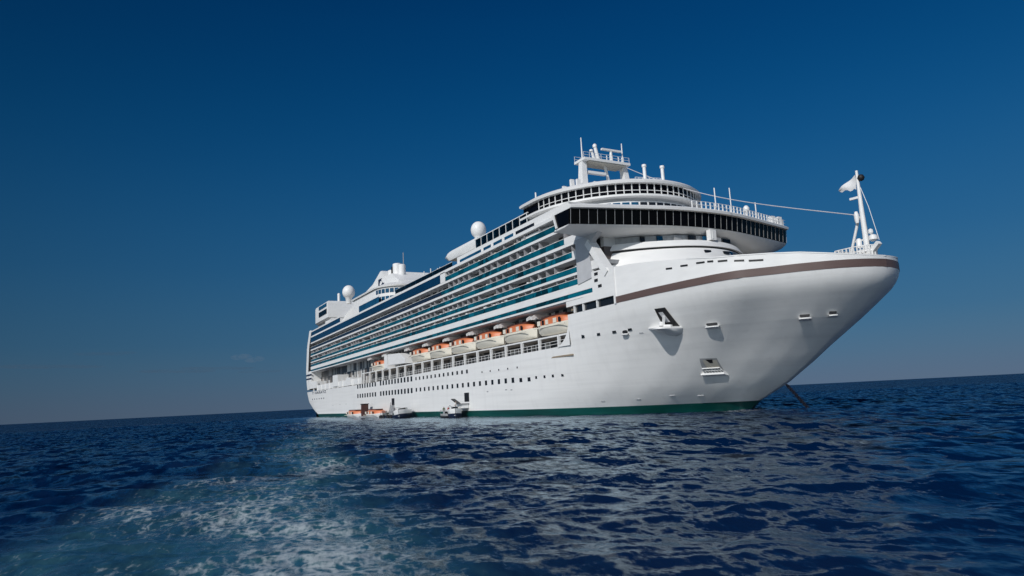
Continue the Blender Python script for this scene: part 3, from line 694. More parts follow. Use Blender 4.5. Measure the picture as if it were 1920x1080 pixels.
# ------------------------------------------------------------------ funnel block, sun-deck houses and stern pod
fun = MB()
prof = [(-192,33.6),(-192,36.4),(-183.3,39.4),(-171.8,41.3),(-160,43.1),(-148,44.9),(-142.5,46.8),(-139.4,47.9),(-137.6,47.8),(-137.2,45.4),(-127,45.0),(-124.2,43.4),(-121,42.0),(-121,33.6)]
fun.prism(prof, -9.2, 9.2)
fun = fun.build('funnel_casing', WHITE, ship)
for x, y, r, h in ((-134.6,-6.6,1.5,47.3),(-130.6,-6.2,1.5,48.8),(-127.3,-5.8,1.2,47.9)):
    MB().lathe([(r,0),(r,h-44.4),(r*.8,h-44.2),(r*.78,h-44.6)], (x,y,44.4), 16).build('exhaust_pipe', WHITE, fun, 40)
MB().box(-132.7,-132.1,-7.6,-5,45,48.2).build('pipe_gap', DARK, fun)
MB().tube([(-128,-5,46),(-128,-5,52.2)], .13, 6).build('funnel_aerial', GREY, fun)
mb = MB().prism([(-141.6,41.8),(-141.3,45.4),(-137.4,45.3),(-138.6,44.9),(-136.4,43.5),(-135,43.3),(-138,42.4)], -9.32, -9.22)
e = mb.build('funnel_emblem', NAVY, fun)
mb = MB().prism([(-139.8,43.5),(-138.6,44.5),(-136.6,43.9),(-138.4,43.0)], -9.40, -9.33); mb.build('emblem_curl', WHITE, e)
MB().prism([(-166,38.5),(-153.0,43.0),(-152.8,39.6)], -9.32, -9.22).build('funnel_side_window', BLUEGL, fun)
MB().prism([(-172,35),(-158,40.8),(-156.5,40.6),(-170,34.6)], -9.45, -9.22).build('funnel_brace', SOFF, fun)
# glazed side and the house forward of the funnel with window rows
MB().box(-141.5,-120,-16.05,-15.95,33.6,36.2).build('pool_windbreak', BLUEGL, ship)
MB().box(-142,-119.5,-16.1,-15.9,36.2,36.6).build('pool_windbreak_cap', WHITE, ship)
house = MB(); rows = []
pl = [(-150,-15.5)]+[(-125+9*math.sin(rad(a)), -15.5+8*(1-math.cos(rad(a)))) for a in np.linspace(0, 90, 8)]
pl = pl+[(x, -y) for x, y in pl[::-1]]
for z in (33.6, 39.2): rows.append([(x, y, z) for x, y in pl])
house.grid(rows, closed=True); house.add(rows[1], [tuple(range(len(pl)))])
house = house.build('pool_house', WHITE, ship, 40)
mb = MB(); rows = [[(lerp(-130, x, s_), y*s_, z) for x, y in pl] for s_, z in ((1.03,39.2),(1.04,39.7),(.85,40.9),(.6,41.8),(.35,42.2))]
mb.grid(rows, closed=True); mb.add(rows[-1], [tuple(range(len(pl)))]); mb.build('pool_house_roof', WHITE, house, 40)
for z0, z1 in ((35.0,36.4),(37.4,38.7)):
    a = np.linspace(4, 88, 9)
    for a0, a1 in zip(a[:-1], a[1:]):
        q = [(-125+9.05*math.sin(rad(t_)), -15.55+8.05*(1-math.cos(rad(t_)))) for t_ in (a0+1, a1-1)]
        MB().add([(q[0][0],q[0][1],z0),(q[1][0],q[1][1],z0),(q[1][0],q[1][1],z1),(q[0][0],q[0][1],z1)], [(0,1,2,3)]).build('pool_house_window', BLUEGL, house)
# transverse stern pod
pod = MB(); rows = []
pp = [(-190,-14.6),(-190,14.6)]+[(-211-9*math.sin(rad(a)), 14.6-6*(1-math.cos(rad(a)))) for a in np.linspace(10, 80, 5)]+[(-211-9*math.sin(rad(a)), -14.6+6*(1-math.cos(rad(a)))) for a in np.linspace(80, 10, 5)]
for z, s_ in ((38.4,.94),(38.9,1),(44.6,1),(45.4,.985)): rows.append([(lerp(-204,x,s_), y*s_, z) for x, y in pp])
pod.grid(rows, closed=True); pod.add(rows[-1], [tuple(range(len(pp)))[::-1]]); pod.add(rows[0], [tuple(range(len(pp)))])
pod = pod.build('stern_lounge_pod', WHITE, ship, 40)
MB().box(-205.6,-192.2,-14.72,-14.62,40.6,42.6).build('pod_window', BLKGL, pod)
MB().box(-205.6,-192.2,-14.72,-14.62,43.5,44.9).build('pod_window', BLUEGL, pod)
MB().add([(-218.6,-11.5,40.6),(-213.6,-14.3,40.6),(-213.6,-14.3,42.8),(-218.6,-11.5,42.8)], [(0,1,2,3)]).build('pod_window', BLKGL, pod)
MB().box(-199,-190,-13.6,13.6,33.6,38.5).build('pod_support', WHITE, pod)
MB().box(-214,-199,-13,13,33.6,38.4).build('pod_support', GREY, pod)
mb = MB().tube([(-195,-9,44.8),(-195,-9,48.4)], .55, 10); mb.lathe([(.3,0),(.6,.2),(.55,.9),(.1,1.2)], (-195,-9,48.2), 10); mb.build('pod_post', WHITE, pod, 40)

# ------------------------------------------------------------------ fore mast
fm = MB(); fm.tube([(28.9,0,17.3),(28.75,0,24.5),(28.75,0,29.95)], .42, 12, r2=.16)
fm = fm.build('foremast', WHITE, ship, 40)
MB().tube([(26.3,0,19.0),(28.3,0,24.1)], .17, 8).build('mast_brace', WHITE, fm)
MB().beam((27.4,0,21.0), (28.7,0,21.0), .2, .2).build('mast_strut', WHITE, fm)
MB().beam((27.5,-.2,26.5), (28.7,0,26.5), .28, .28).build('mast_spreader', WHITE, fm)
mb = MB().lathe([(.2,-.8),(.28,-.4),(.3,.3),(.18,.7)], (28.15,-.3,24.0), 10); mb.build('mast_floodlight', WHITE, fm, 40)
mb = MB().beam((29.2,0,19.1), (30.6,-.2,20.2), .6, .5); mb.lathe([(.2,0),(.55,.2),(.5,.7),(.1,.9)], (29.9,-.2,20.5), 10); mb.lathe([(.1,0),(.3,.2),(.28,.6),(.05,.75)], (29.7,-.2,21.4), 8); mb.build('mast_crane', WHITE, fm, 40)
mb = MB().lathe([(.35,0),(.35,1.0),(.2,1.2)], (28.1,-.4,20.0), 8); mb.build('mast_horn', WHITE, fm, 40)
mb = MB()
ring_ = [(25.4,-1.5),(27,-1.5),(28.4,-1.4),(29.4,-.9),(29.8,0),(29.4,.9),(27.2,1.5),(25.4,1.5)]
for a, b in zip(ring_, ring_[1:]+ring_[:1]):
    for z in (19.4,20.1): mb.beam((*a,z), (*b,z), .1, .1)
    for s_ in (0,.33,.66): mb.beam((lerp(a[0],b[0],s_),lerp(a[1],b[1],s_),18.2), (lerp(a[0],b[0],s_),lerp(a[1],b[1],s_),20.1), .14, .14)
mb.build('mast_platform_rail', WHITE, fm)
MB().box(28.0,29.6,-.8,.8,17.4,19.6).build('mast_foot', WHITE, fm)
MB().tube([(28.9,.1,27.8),(29.6,.2,25),(30.4,.2,20.6)], .035, 6).build('mast_halyard', WHITE, fm)

# ------------------------------------------------------------------ things hung on or tied to the ship
mb = MB(); a, b = Vector((-25,5.6,48.9)), Vector((28.3,-.2,24.2)); pts = []
for s_ in np.linspace(0, 1, 24): p = a.lerp(b, s_); p.z -= 2.2*math.sin(math.pi*s_)*(1-.3*s_); pts.append(p)
w = mb.tube(pts, .07, 6).build('stay_wire', paint('stay_wire_steel', (.55,.55,.58), .4), None, 40)
tag(w, 'long thin wire sagging from the radar mast down to the bow mast', 'wire')
rows = []
fl = MB()
for i in range(9):
    s_ = i/8; x = lerp(28.45, 25.9, s_); zt = lerp(29.5, 28.25, s_); zb = lerp(27.55, 27.95, s_**.8)
    rows.append([(x, .25*math.sin(s_*7)*s_**.5+.1*math.sin(q*5+s_*4), lerp(zt, zb, q)+(.14*math.sin(s_*14) if q == 1 else 0)) for q in np.linspace(0, 1, 6)])
fl.grid(rows); fl.grid([[(x, y+.02, z) for x, y, z in r] for r in rows], flip=True)
tag(fl.build('pennant_flag', paint('flag_cloth', (.74,.74,.74), .8), None, 60), 'small white triangular flag flying from the top of the bow mast', 'flag')
mb = MB().lathe([(.04,-.45),(.3,-.33),(.45,0),(.3,.33),(.04,.45)], (29.2,.05,28.9), 12)
tag(mb.build('anchor_ball', BLACK, None, 60), 'round black anchor ball hung beside the top of the bow mast', 'signal ball')
# anchor chain: hanging links from the stem
ch = MB(); A_, B_ = Vector((14.0,.0,3.7)), Vector((19.0,-2.4,-.6)); N = 22
A_ = Vector((14.2,0,3.6)); B_ = Vector((17.1,0,.55)); B_ = B_+(B_-A_)*.45
for i in range(N):
    p = A_.lerp(B_, i/N); q = A_.lerp(B_, (i+1.25)/N); d = (q-p).normalized(); u = d.cross(Vector((0,1,0))).normalized() if i % 2 else Vector((0,1,0))
    L = (q-p).length; loop = [p+d*(L/2)+d*(L*.5*math.cos(t_))+u*(.19*math.sin(t_)) for t_ in np.linspace(0, 2*math.pi, 9)]
    ch.tube(loop, .1, 6, cap=False)
tag(ch.build('anchor_chain', CHAIN, None, 50), 'dark anchor chain running from the foot of the bow into the sea', 'chain')

# ------------------------------------------------------------------ boats
def loft(L, W2, H, rake=.6, n=13):
    rows = []
    for i in range(n):
        s_ = i/(n-1); t_ = 2*s_-1; w = W2*math.sqrt(max(0, 1-abs(t_)**2.6)); w = max(w, .04)
        x = t_*L/2; sh = .35*t_*t_*H*.4
        rows.append([(x*(1-.10*rake), 0, .12*H*abs(t_)**3*2), (x*(1-.06*rake), -w*.55, .05*H+.1*H*abs(t_)**3), (x*(1-.03*rake), -w*.9, .38*H), (x, -w, H+sh)])
    full = [r+[(x, -y, z) for x, y, z in r[::-1][:-1]]+[r[0]] for r in rows]
    full = [r+[(x, -y, z) for x, y, z in r[-2:0:-1]][::1] for r in rows]
    mb = MB()
    half = rows
    mb.grid(half); mb.grid([[(x, -y, z) for x, y, z in r] for r in half], flip=True)
    deck = [r[-1] for r in half]; mb.add(deck+[(x, -y, z) for x, y, z in deck[::-1]], [tuple(range(2*n))[::-1]])
    return mb
def make_lifeboat(name, L=11.9, cab=ORANGE, hullm=CREAM):
    """one enclosed lifeboat: hull, orange cabin, windows, roof, fender strip"""
    root = empty(name)
    loft(L, 2.05, 1.75).build('hull', hullm, root, 50)
    c = MB(); rows = []
    for s_ in np.linspace(-1, 1, 13):
        w = 1.85*math.sqrt(max(0, 1-abs(s_)**4)); x = s_*L*.42; h = 1.45*(1-.35*abs(s_)**3)
        rows.append([(x,-w,1.7),(x,-w*.97,1.7+h*.75),(x,-w*.6,1.7+h),(x,w*.6,1.7+h),(x,w*.97,1.7+h*.75),(x,w,1.7)])
    c.grid(rows, flip=False); cabin = c.build('cabin', cab, root, 40)
    MB().box(-L*.36,L*.3,-.9,.9,3.1,3.42).build('shaded_roof_hatch', MAROON, cabin)  # shade over the boat roof put into the maroon colour
    for sg in (-1, 1):
        for x, w in ((-4.0,.95),(-2.4,.55),(-1.2,.8),(1.3,1.0),(3.0,.55)):
            MB().box(x,x+w,sg*1.9-.06,sg*1.9+.06,1.85,2.65).build('window', CREAM if w > .7 else PORTGL, cabin)
        MB().box(-L*.43,L*.43,sg*2.03-.06,sg*2.03+.06,1.35,1.5).build('fender_strip', CREAM, root)
    MB().box(-L*.3,L*.3,-.08,.08,-.25,.15).build('keel', GREY, root)
    return root
lb = make_lifeboat('lifeboat')
lab = ['first orange and cream lifeboat from the bow, beside the rounded end of the boat opening',
       'second orange and cream lifeboat from the bow, hung behind the foremost one',
       'third orange and cream lifeboat from the bow along the boat deck',
       'fourth orange and cream lifeboat from the bow along the boat deck',
       'fifth orange and cream lifeboat from the bow along the boat deck',
       'sixth orange and cream lifeboat from the bow, just ahead of the white boat station block',
       'lone orange and cream lifeboat hung aft of the white boat station block']
for i, x in enumerate([-12.9-6.6-13.25*k_ for k_ in range(6)]+[-119.5]):
    o = lb if i == 0 else copy_tree(lb)
    o.location = (x, -15.55, 14.15 if i < 6 else 13.7); tag(o, lab[i], 'lifeboat', 'orange and cream lifeboats hung along the ship side')
    if i == 6: o.scale = (1.1, 1, .95)
def at_water(px, py_, y):
    """world x for an image column at a given y, near the waterline"""
    d = fwd*FPX+rt2*(px-960)-up2*(py_-540); t_ = (y-CAM.y)/d.y; return (CAM+d*t_).x
tb = make_lifeboat('tender_boat', 12.5, ORANGE, WHITE)
tb.scale = (1, 1, .8); tb.location = (at_water(667,779,-20.6), -20.6, WATER-.35)
tag(tb, 'orange roofed white tender moored at the after end of the ship side', 'tender boat', 'orange roofed tenders moored alongside')
t2_ = copy_tree(tb); t2_.location = (at_water(705,778,-20.6), -20.6, WATER-.35)
tag(t2_, 'orange roofed white tender moored just aft of the dark boarding pontoon', 'tender boat', 'orange roofed tenders moored alongside')
# dark wheelhouse-like box between the two tenders: boarding shelter on a float
sh = empty('boarding_shelter', (at_water(684,775,-20.3), -20.3, WATER))
MB().box(-1.8,1.8,-1.3,1.3,-.3,.45).build('float', GREY, sh)
MB().box(-1.1,1.1,-.8,.8,.45,3.9).build('shelter', MAROON, sh); MB().box(-1.3,1.3,-1,1,3.9,4.05).build('shelter_roof', DARK, sh)
tag(sh, 'small dark upright boarding shelter on a float between the two orange tenders', 'shelter')
pn = empty('boarding_pontoon', (at_water(738,777,-20.2), -20.2, WATER))
MB().box(-6,6,-1.9,1.9,-.4,.55).build('float', NAVY, pn)
mb = MB()
for i in range(10): mb.beam((-5.6+i*1.2,-1.7,.5), (-5.6+i*1.2,-1.7,1.6), .08, .08)
mb.beam((-5.8,-1.7,1.6), (5.8,-1.7,1.6), .07, .07); mb.build('rail', STEEL, pn)
for i, x in enumerate((-4.5,-2.2,1.5,4.0)): MB().lathe([(.2,-.5),(.5,-.3),(.55,.3),(.2,.5)], (x,-2.0,.25), 10).build('fender', BLACK, pn, 40)
tag(pn, 'long dark boarding pontoon with fenders floating under the after side door', 'pontoon')
gw = empty('boarding_gangway', (-102.5,-18.2,3.4))
mb = MB().beam((0,0,0), (3.2,-1.6,-2.5), 1.0, .16); mb.build('walkway', GREY, gw)
mb = MB()
for sg in (-.45,.45):
    mb.beam((0,sg,.9), (3.2,-1.6+sg,-1.6), .07, .07)
    for s_ in np.linspace(0, 1, 5): mb.beam((3.2*s_,-1.6*s_+sg,-2.5*s_), (3.2*s_,-1.6*s_+sg,.9-2.5*s_), .06, .06)
mb.build('handrail', STEEL, gw)
tag(gw, 'steep grey gangway from the after side door down to the dark pontoon', 'gangway')
# white launch lying bow-on beside the pontoon
def launch(name, L, W2, H, body, low):
    r = empty(name); loft(L, W2, H, 1.0).build('hull', body, r, 50)
    loft(L*.985, W2*1.02, H*.55, 1.0).build('lower_hull', low, r, 50)
    c = MB(); c.box(-L*.18,L*.06,-W2*.45,W2*.45,H,H+.6); c.build('console', GREY, r); 
    MB().box(L*.061,L*.068,-W2*.45,W2*.45,H+.2,H+.6).build('windscreen', PORTGL, r)
    MB().tube([(-L*.4,-W2*.7,H+.1),(-L*.4,-W2*.7,H+.9),(L*.3,-W2*.7,H+.9),(L*.42,-W2*.3,H+.4)], .05, 6).build('grab_rail', STEEL, r)
    return r
l1 = launch('motor_launch', 9.5, 2.0, 2.1, WHITE, NAVY); l1.location = (at_water(757,776,-21.6), -21.6, WATER-.3); l1.rotation_euler = (rad(7), 0, rad(-32))
tag(l1, 'white launch with a high rounded bow turned towards the viewer beside the dark pontoon', 'launch')
l2 = launch('work_boat', 7.5, 1.5, 1.9, WHITE, NAVY); l2.location = (at_water(853,779,-20.6), -20.6, WATER-.25); l2.rotation_euler = (0, 0, rad(-22))
tag(l2, 'white work boat with dark lower hull lying under the forward side door', 'work boat')
l3 = launch('open_dinghy', 6.0, 1.2, .8, GREY, CHAIN); l3.location = (at_water(838,780,-20.8), -20.8, WATER-.1); l3.rotation_euler = (0, 0, rad(-8))
tag(l3, 'low grey open dinghy with people tied up astern of the work boat', 'dinghy')
pf = empty('side_platform', (-53.8,-18,3.1))
MB().box(-1.2,1.2,-2.0,.0,-.2,.0).build('platform', STEEL, pf); MB().box(-1.0,1.0,-1.5,-.1,-1.0,-.2).build('bracket', WHITE, pf)
mb = MB().beam((-1.2,-1.4,0), (-4.2,-1.4,1.0), .9, .15); mb.build('gangplank', DARK, pf)
tag(pf, 'grey platform with tilted dark gangplank below the forward side door', 'platform')

def person(loc, rz, top, legs, label, arm=.25, lean=0.0):
    """one continuous body: skin-modifier skeleton, clothes by height, head with hair"""
    V = [(0,0,.92),(0,0,1.15),(0,0,1.38),(0,0,1.5),(0,.01,1.56),(0,.02,1.66),(0,.01,1.74),
         (-.19,0,1.41),(-.25,.02,1.15),(-.24,arm,.95),(-.24,arm+.1,.88),(.19,0,1.41),(.25,.02,1.15),(.24,arm,.95),(.24,arm+.1,.88),
         (-.1,0,.86),(-.11,.02,.48),(-.11,-.01,.09),(-.12,.16,.04),(.1,0,.86),(.11,.02,.48),(.11,-.01,.09),(.12,.16,.04)]
    Ed = [(0,1),(1,2),(2,3),(3,4),(4,5),(5,6),(2,7),(7,8),(8,9),(9,10),(2,11),(11,12),(12,13),(13,14),(0,15),(15,16),(16,17),(17,18),(0,19),(19,20),(20,21),(21,22)]
    Rr = [.15,.14,.16,.06,.06,.1,.08,.075,.055,.042,.035,.075,.055,.042,.035,.1,.07,.05,.045,.1,.07,.05,.045]
    me = bpy.data.meshes.new('person'); me.from_pydata(V, Ed, []); o = bpy.data.objects.new('person', me); COL.objects.link(o)
    sk = o.modifiers.new('s', 'SKIN'); 
    for i, r in enumerate(Rr):
        o.data.skin_vertices[0].data[i].radius = (r, r*(.75 if i in (0,1,2) else 1))
    o.data.skin_vertices[0].data[0].use_root = True
    ss = o.modifiers.new('d', 'SUBSURF'); ss.levels = 1; ss.render_levels = 1
    dg = bpy.context.evaluated_depsgraph_get(); dg.update()
    nm = bpy.data.meshes.new_from_object(o.evaluated_get(dg)); bpy.data.objects.remove(o)
    nm.materials.clear()
    for mt in (SKIN, top, legs, BLACK): nm.materials.append(mt)
    for p in nm.polygons:
        c = p.center; z = c.z
        p.material_index = 2 if z < .95 and abs(c.x) < .2 else (1 if z < 1.5 and not (abs(c.x) > .2 and z < 1.12) else 0)
        if z > 1.68 or (z > 1.58 and c.y < -.02): p.material_index = 3
        p.use_smooth = True
    b = bpy.data.objects.new('person', nm); COL.objects.link(b); b.location = loc; b.rotation_euler = (rad(lean), 0, rz)
    return tag(b, label, 'person')
RED = paint('red_shirt', (.5,.06,.05), .8); OLIVE = paint('olive_shirt', (.08,.1,.04), .8); PALE = paint('pale_shirt', (.6,.58,.55), .8)
person((l2.location.x+1.6, -21.0, WATER+1.6), rad(150), PALE, NAVY, 'person in pale shirt standing tallest on the work boat')
person((l3.location.x+.9, -20.8, WATER+.6), rad(120), RED, NAVY, 'person in reddish top standing in the grey dinghy nearest the work boat')
person((l3.location.x-1.3, -20.9, WATER+.6), rad(60), OLIVE, GREY, 'person in dark olive top standing in the middle of the grey dinghy')

# ------------------------------------------------------------------ the sea
def sea():
    cx, cy = CAM.x, CAM.y
    r = [2.0]
    while r[-1] < 320: r.append(r[-1]+max(.045, min(.55, r[-1]**2/3.24*.00062)) if r[-1] > 10 else r[-1]+.4)
    while r[-1] < 60000: r.append(r[-1]*1.012+.3)
    r = np.array(r)
    half = rad(47); na = 1250
    fine = np.linspace(-half, half, na); coarse = np.linspace(half, 2*math.pi-half, 60)[1:-1]
    ang = np.concatenate([fine, coarse])+yaw
    nA = len(ang); R, Tm = np.meshgrid(r, ang, indexing='ij')
    X = cx+R*np.cos(Tm); Y = cy+R*np.sin(Tm)
    dr = np.gradient(r)[:, None]*np.ones_like(X); da = R*np.where(np.arange(nA)[None, :] < na, 2*half/na, .09); sp = np.maximum(dr, da)
    Z = np.zeros_like(X); DX = np.zeros_like(X); DY = np.zeros_like(X); J = np.zeros_like(X); V0 = 0.0; V1 = np.zeros_like(X)
    # choppiness of the broken water behind the launch that carries the viewer and in front of the ship
    def wake(X, Y):
        # distance from the track: from the viewer towards the waterline amidships
        d = np.array([-.80, .60]); d /= np.linalg.norm(d); n = np.array([-d[1], d[0]])
        s = (X-cx)*d[0]+(Y-cy)*d[1]; t = (X-cx)*n[0]+(Y-cy)*n[1]; return s, t
    wd = math.atan2(.45, -1)         # main direction the little waves travel
    lam = np.exp(np.linspace(math.log(.55), math.log(17), 64)); lam *= rng.uniform(.93, 1.07, 64)
    lee = np.clip((Y+62)/34, 0, 1)*np.clip((-16-Y)/4, 0, 1)*np.clip((X+225)/30, 0, 1)*np.clip((30-X)/40, 0, 1)
    for L in lam:
        k = 2*math.pi/L; th = wd+rng.normal(0, .62 if L < 6 else .4); a = .0086*L**.80*math.exp(-(L/12)**2)*(.8+.6*min(1, L/5))*rng.uniform(.6, 1.3)
        ph = rng.uniform(0, 2*math.pi); kx, ky = k*math.cos(th), k*math.sin(th)
        att = np.clip((L/sp-2.2)/2.5, 0, 1); P_ = kx*X+ky*Y+ph
        # slow modulation so that crests come in groups
        g = .65+.5*np.sin((X*math.cos(th+1.2)+Y*math.sin(th+1.2))/(L*3.1)+ph*3)*np.sin((X*math.cos(th)+Y*math.sin(th))/(L*4.3)+ph)
        A = a*att*g*(1-.85*lee); c, s_ = np.cos(P_), np.sin(P_)
        Z += A*c; V0 += (a*k)**2; V1 += (a*k*att)**2; DX -= A*s_*math.cos(th)*.85; DY -= A*s_*math.sin(th)*.85; J += A*k*c
    # ---- foam cover (0..1): wash of the viewer's own boat, crests, line along the hull, far streak
    S_, T_ = wake(X, Y)
    def lump(X, Y, sc, seed):
        q = np.random.default_rng(seed); o = np.zeros_like(X)
        for i in range(9):
            a_ = q.uniform(0, 6.28); f = sc*q.uniform(.6, 1.9); o += np.sin(f*(X*math.cos(a_)+Y*math.sin(a_))+q.uniform(0, 6.28)+1.3*np.sin(f*.7*(Y*math.cos(a_)-X*math.sin(a_))))
        return o/4.5
    l1_, l2_ = lump(X, Y, .55, 3), lump(X, Y, .16, 5)
    vx, vy = (X-cx), (Y-cy); f2 = np.array([math.cos(yaw), math.sin(yaw)])
    dep = vx*f2[0]+vy*f2[1]; lat = vx*f2[1]-vy*f2[0]      # ahead of the viewer / to the right
    wash = np.exp(-((lat+1.5+.27*dep+l2_*1.2)/(2.7+.012*dep))**2)*(.6+.4*np.exp(-np.maximum(0, dep-14)/32))*np.exp(-np.maximum(0, dep-70)/60)
    wash2 = np.exp(-((lat+6.6+.27*dep+l2_*1.0)/(1.8+.012*dep))**2)*np.exp(-np.maximum(0, dep-24)/25)*.62
    crest = np.clip((J-.42)*1.6, 0, 1)*np.clip((60-R)/40, 0, 1)*.9
    foam = np.clip(wash*(.62+.34*l1_)+wash2*(.62+.45*l1_)+crest, 0, 1)
    # pale line where the water laps the hull, and a long thin streak far off
    hw = np.interp(X, [-214, -206, -60, -45, -30, -16, -8, -3, 2, 7, 7.1], [0, 18, 18, 17.7, 16, 12, 8, 5, 2.5, 0, -50])
    lap = np.clip(1-(np.abs(Y)-hw-.2)/1.1, 0, 1)*(Y < 0)*(np.abs(Y) > hw-.5)*(X < 7)*(X > -216)
    lap += np.exp(-((Y+19.5)/1.6)**2)*(X < -110)*(X > -215)*.8
    bow = np.exp(-(((X-9)/10)**2+((Y+4)/5)**2))*.95*(.5+.5*l1_)
    streak = np.exp(-((dep-330-60*l2_*0-.02*lat*10)/9)**2)*np.exp(-((lat+150)/90)**2)*.5
    foam = np.clip(foam+lap*.75+bow+streak, 0, 1)
    milk = np.clip(wash*1.1+wash2*1.0+.25*np.exp(-(lat/9)**2)*np.exp(-dep/30), 0, 1)   # air churned under: turquoise water
    hull_sheen = np.clip((Y+58)/30, 0, 1)*np.clip((-14-Y)/5, 0, 1)*np.clip((X+105)/50, 0, 1)*np.clip((24-X)/26, 0, 1)*(.7+.3*l2_)  # painted sheen: pale patch standing for the hull's bright reflection
    unres = np.sqrt(np.clip(1-V1/V0, 0, 1))
    X2, Y2 = X+DX, Y+DY
    nR = len(r); co = np.stack([X2, Y2, Z+WATER], -1).reshape(-1, 3)
    i, j = np.meshgrid(np.arange(nR-1), np.arange(nA), indexing='ij'); j2 = (j+1) % nA
    F = np.stack([i*nA+j, (i+1)*nA+j, (i+1)*nA+j2, i*nA+j2], -1).reshape(-1, 4)
    c0 = len(co); co = np.vstack([co, [[cx, cy, WATER]]])
    tri = np.stack([np.full(nA, c0), np.arange(nA), (np.arange(nA)+1) % nA], -1)
    me = bpy.data.meshes.new('sea_water'); me.vertices.add(len(co)); me.vertices.foreach_set('co', co.astype(np.float32).ravel())
    nl = F.size+tri.size; me.loops.add(nl); me.loops.foreach_set('vertex_index', np.concatenate([F.ravel(), tri.ravel()]).astype(np.int32))
    st = np.concatenate([np.arange(len(F))*4, F.size+np.arange(nA)*3]).astype(np.int32)
    me.polygons.add(len(st)); me.polygons.foreach_set('loop_start', st); me.polygons.foreach_set('loop_total', np.concatenate([np.full(len(F), 4), np.full(nA, 3)]).astype(np.int32))
    me.polygons.foreach_set('use_smooth', np.ones(len(st), bool)); me.update(calc_edges=True); me.validate()
    for nm, arr in (('foam_cover', foam), ('churn', milk), ('unresolved', unres*(1-.88*lee)), ('lee', lee), ('hull_sheen', hull_sheen)):
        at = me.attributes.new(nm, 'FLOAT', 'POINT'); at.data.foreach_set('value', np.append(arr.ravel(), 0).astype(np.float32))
    o = bpy.data.objects.new('sea_water', me); COL.objects.link(o); return o
water = sea(); tag(water, kind='structure')
REFL = .85     # share of the mirror reflection that reaches the picture (the photograph looks polarised)
def water_mat():
    M, t, b = new_mat('sea_water'); n = t.nodes; l = t.links
    geo = n.new('ShaderNodeNewGeometry'); pos = geo.outputs['Position']
    def noise(scale, det, rough=.55, sc=(1, 1, 1)):
        mp = n.new('ShaderNodeMapping'); mp.inputs['Scale'].default_value = sc; mp.inputs['Rotation'].default_value = (0, 0, .42); l.new(pos, mp.inputs[0])
        z = n.new('ShaderNodeTexNoise'); z.inputs['Scale'].default_value = scale; z.inputs['Detail'].default_value = det; z.inputs['Roughness'].default_value = rough
        l.new(mp.outputs[0], z.inputs['Vector']); return z.outputs[0]
    def math_(op, a, b_=None, c=None):
        m_ = n.new('ShaderNodeMath'); m_.operation = op
        for i, v in enumerate((a, b_, c)):
            if v is None: continue
            if isinstance(v, (int, float)): m_.inputs[i].default_value = v
            else: l.new(v, m_.inputs[i])
        return m_.outputs[0]
    fa = n.new('ShaderNodeAttribute'); fa.attribute_name = 'foam_cover'
    ca = n.new('ShaderNodeAttribute'); ca.attribute_name = 'churn'
    trk = n.new('ShaderNodeMapping'); trk.inputs['Rotation'].default_value = (0, 0, -2.908); l.new(pos, trk.inputs[0])
    trs = n.new('ShaderNodeMapping'); trs.inputs['Scale'].default_value = (.45, 1.5, 1); l.new(trk.outputs[0], trs.inputs[0])
    def tnoise(sc, det, ro):
        z = n.new('ShaderNodeTexNoise'); z.inputs['Scale'].default_value = sc; z.inputs['Detail'].default_value = det; z.inputs['Roughness'].default_value = ro; l.new(trs.outputs[0], z.inputs['Vector']); return z.outputs[0]
    f1 = tnoise(2.1, 9, .68); f2 = tnoise(8, 6, .6)
    web = n.new('ShaderNodeTexVoronoi'); web.feature = 'DISTANCE_TO_EDGE'; web.inputs['Scale'].default_value = 1.5
    wm = n.new('ShaderNodeMapping'); wm.inputs['Scale'].default_value = (1, 1.5, 1); l.new(pos, wm.inputs[0])
    mxv = n.new('ShaderNodeMix'); mxv.data_type = 'VECTOR'; mxv.inputs['Factor'].default_value = .35
    nzc = n.new('ShaderNodeTexNoise'); nzc.inputs['Scale'].default_value = 1.1; nzc.inputs['Detail'].default_value = 4; l.new(pos, nzc.inputs['Vector'])
    ad = n.new('ShaderNodeVectorMath'); ad.operation = 'MULTIPLY_ADD'; ad.inputs[1].default_value = (1.6, 1.6, 1.6); l.new(nzc.outputs['Color'], ad.inputs[0]); l.new(wm.outputs[0], ad.inputs[2])
    l.new(ad.outputs[0], web.inputs['Vector'])
    lace = math_('SUBTRACT', 1.0, math_('MULTIPLY', web.outputs['Distance'], 2.6))
    tex = math_('ADD', math_('MULTIPLY', f1, .75), math_('ADD', math_('MULTIPLY', f2, .2), math_('MULTIPLY', lace, .28)))
    # foam where texture exceeds a threshold set by the cover
    thr = math_('MULTIPLY_ADD', fa.outputs['Fac'], -.56, .915)
    fo = n.new('ShaderNodeMapRange'); fo.interpolation_type = 'SMOOTHSTEP'; l.new(math_('SUBTRACT', tex, thr), fo.inputs[0])
    fo.inputs[1].default_value = -.05; fo.inputs[2].default_value = .24; fo.inputs[3].default_value = 0; fo.inputs[4].default_value = .56
    va = n.new('ShaderNodeAttribute'); va.attribute_name = 'hull_sheen'
    fo2 = math_('ADD', math_('MULTIPLY', fo.outputs[0], .9), math_('MULTIPLY', math_('MULTIPLY', ca.outputs['Fac'], f1), .07))
    fo2 = math_('ADD', fo2, math_('MULTIPLY', math_('MULTIPLY', va.outputs['Fac'], noise(.35, 6, .65, (1, 2.4, 1))), .40))  # reflection sheen near the hull, mixed into the water colour
    # body colour of the water
    mx = n.new('ShaderNodeMix'); mx.data_type = 'RGBA'; mx.inputs['A'].default_value = (.0002, .009, .038, 1); mx.inputs['B'].default_value = (.006, .078, .112, 1)
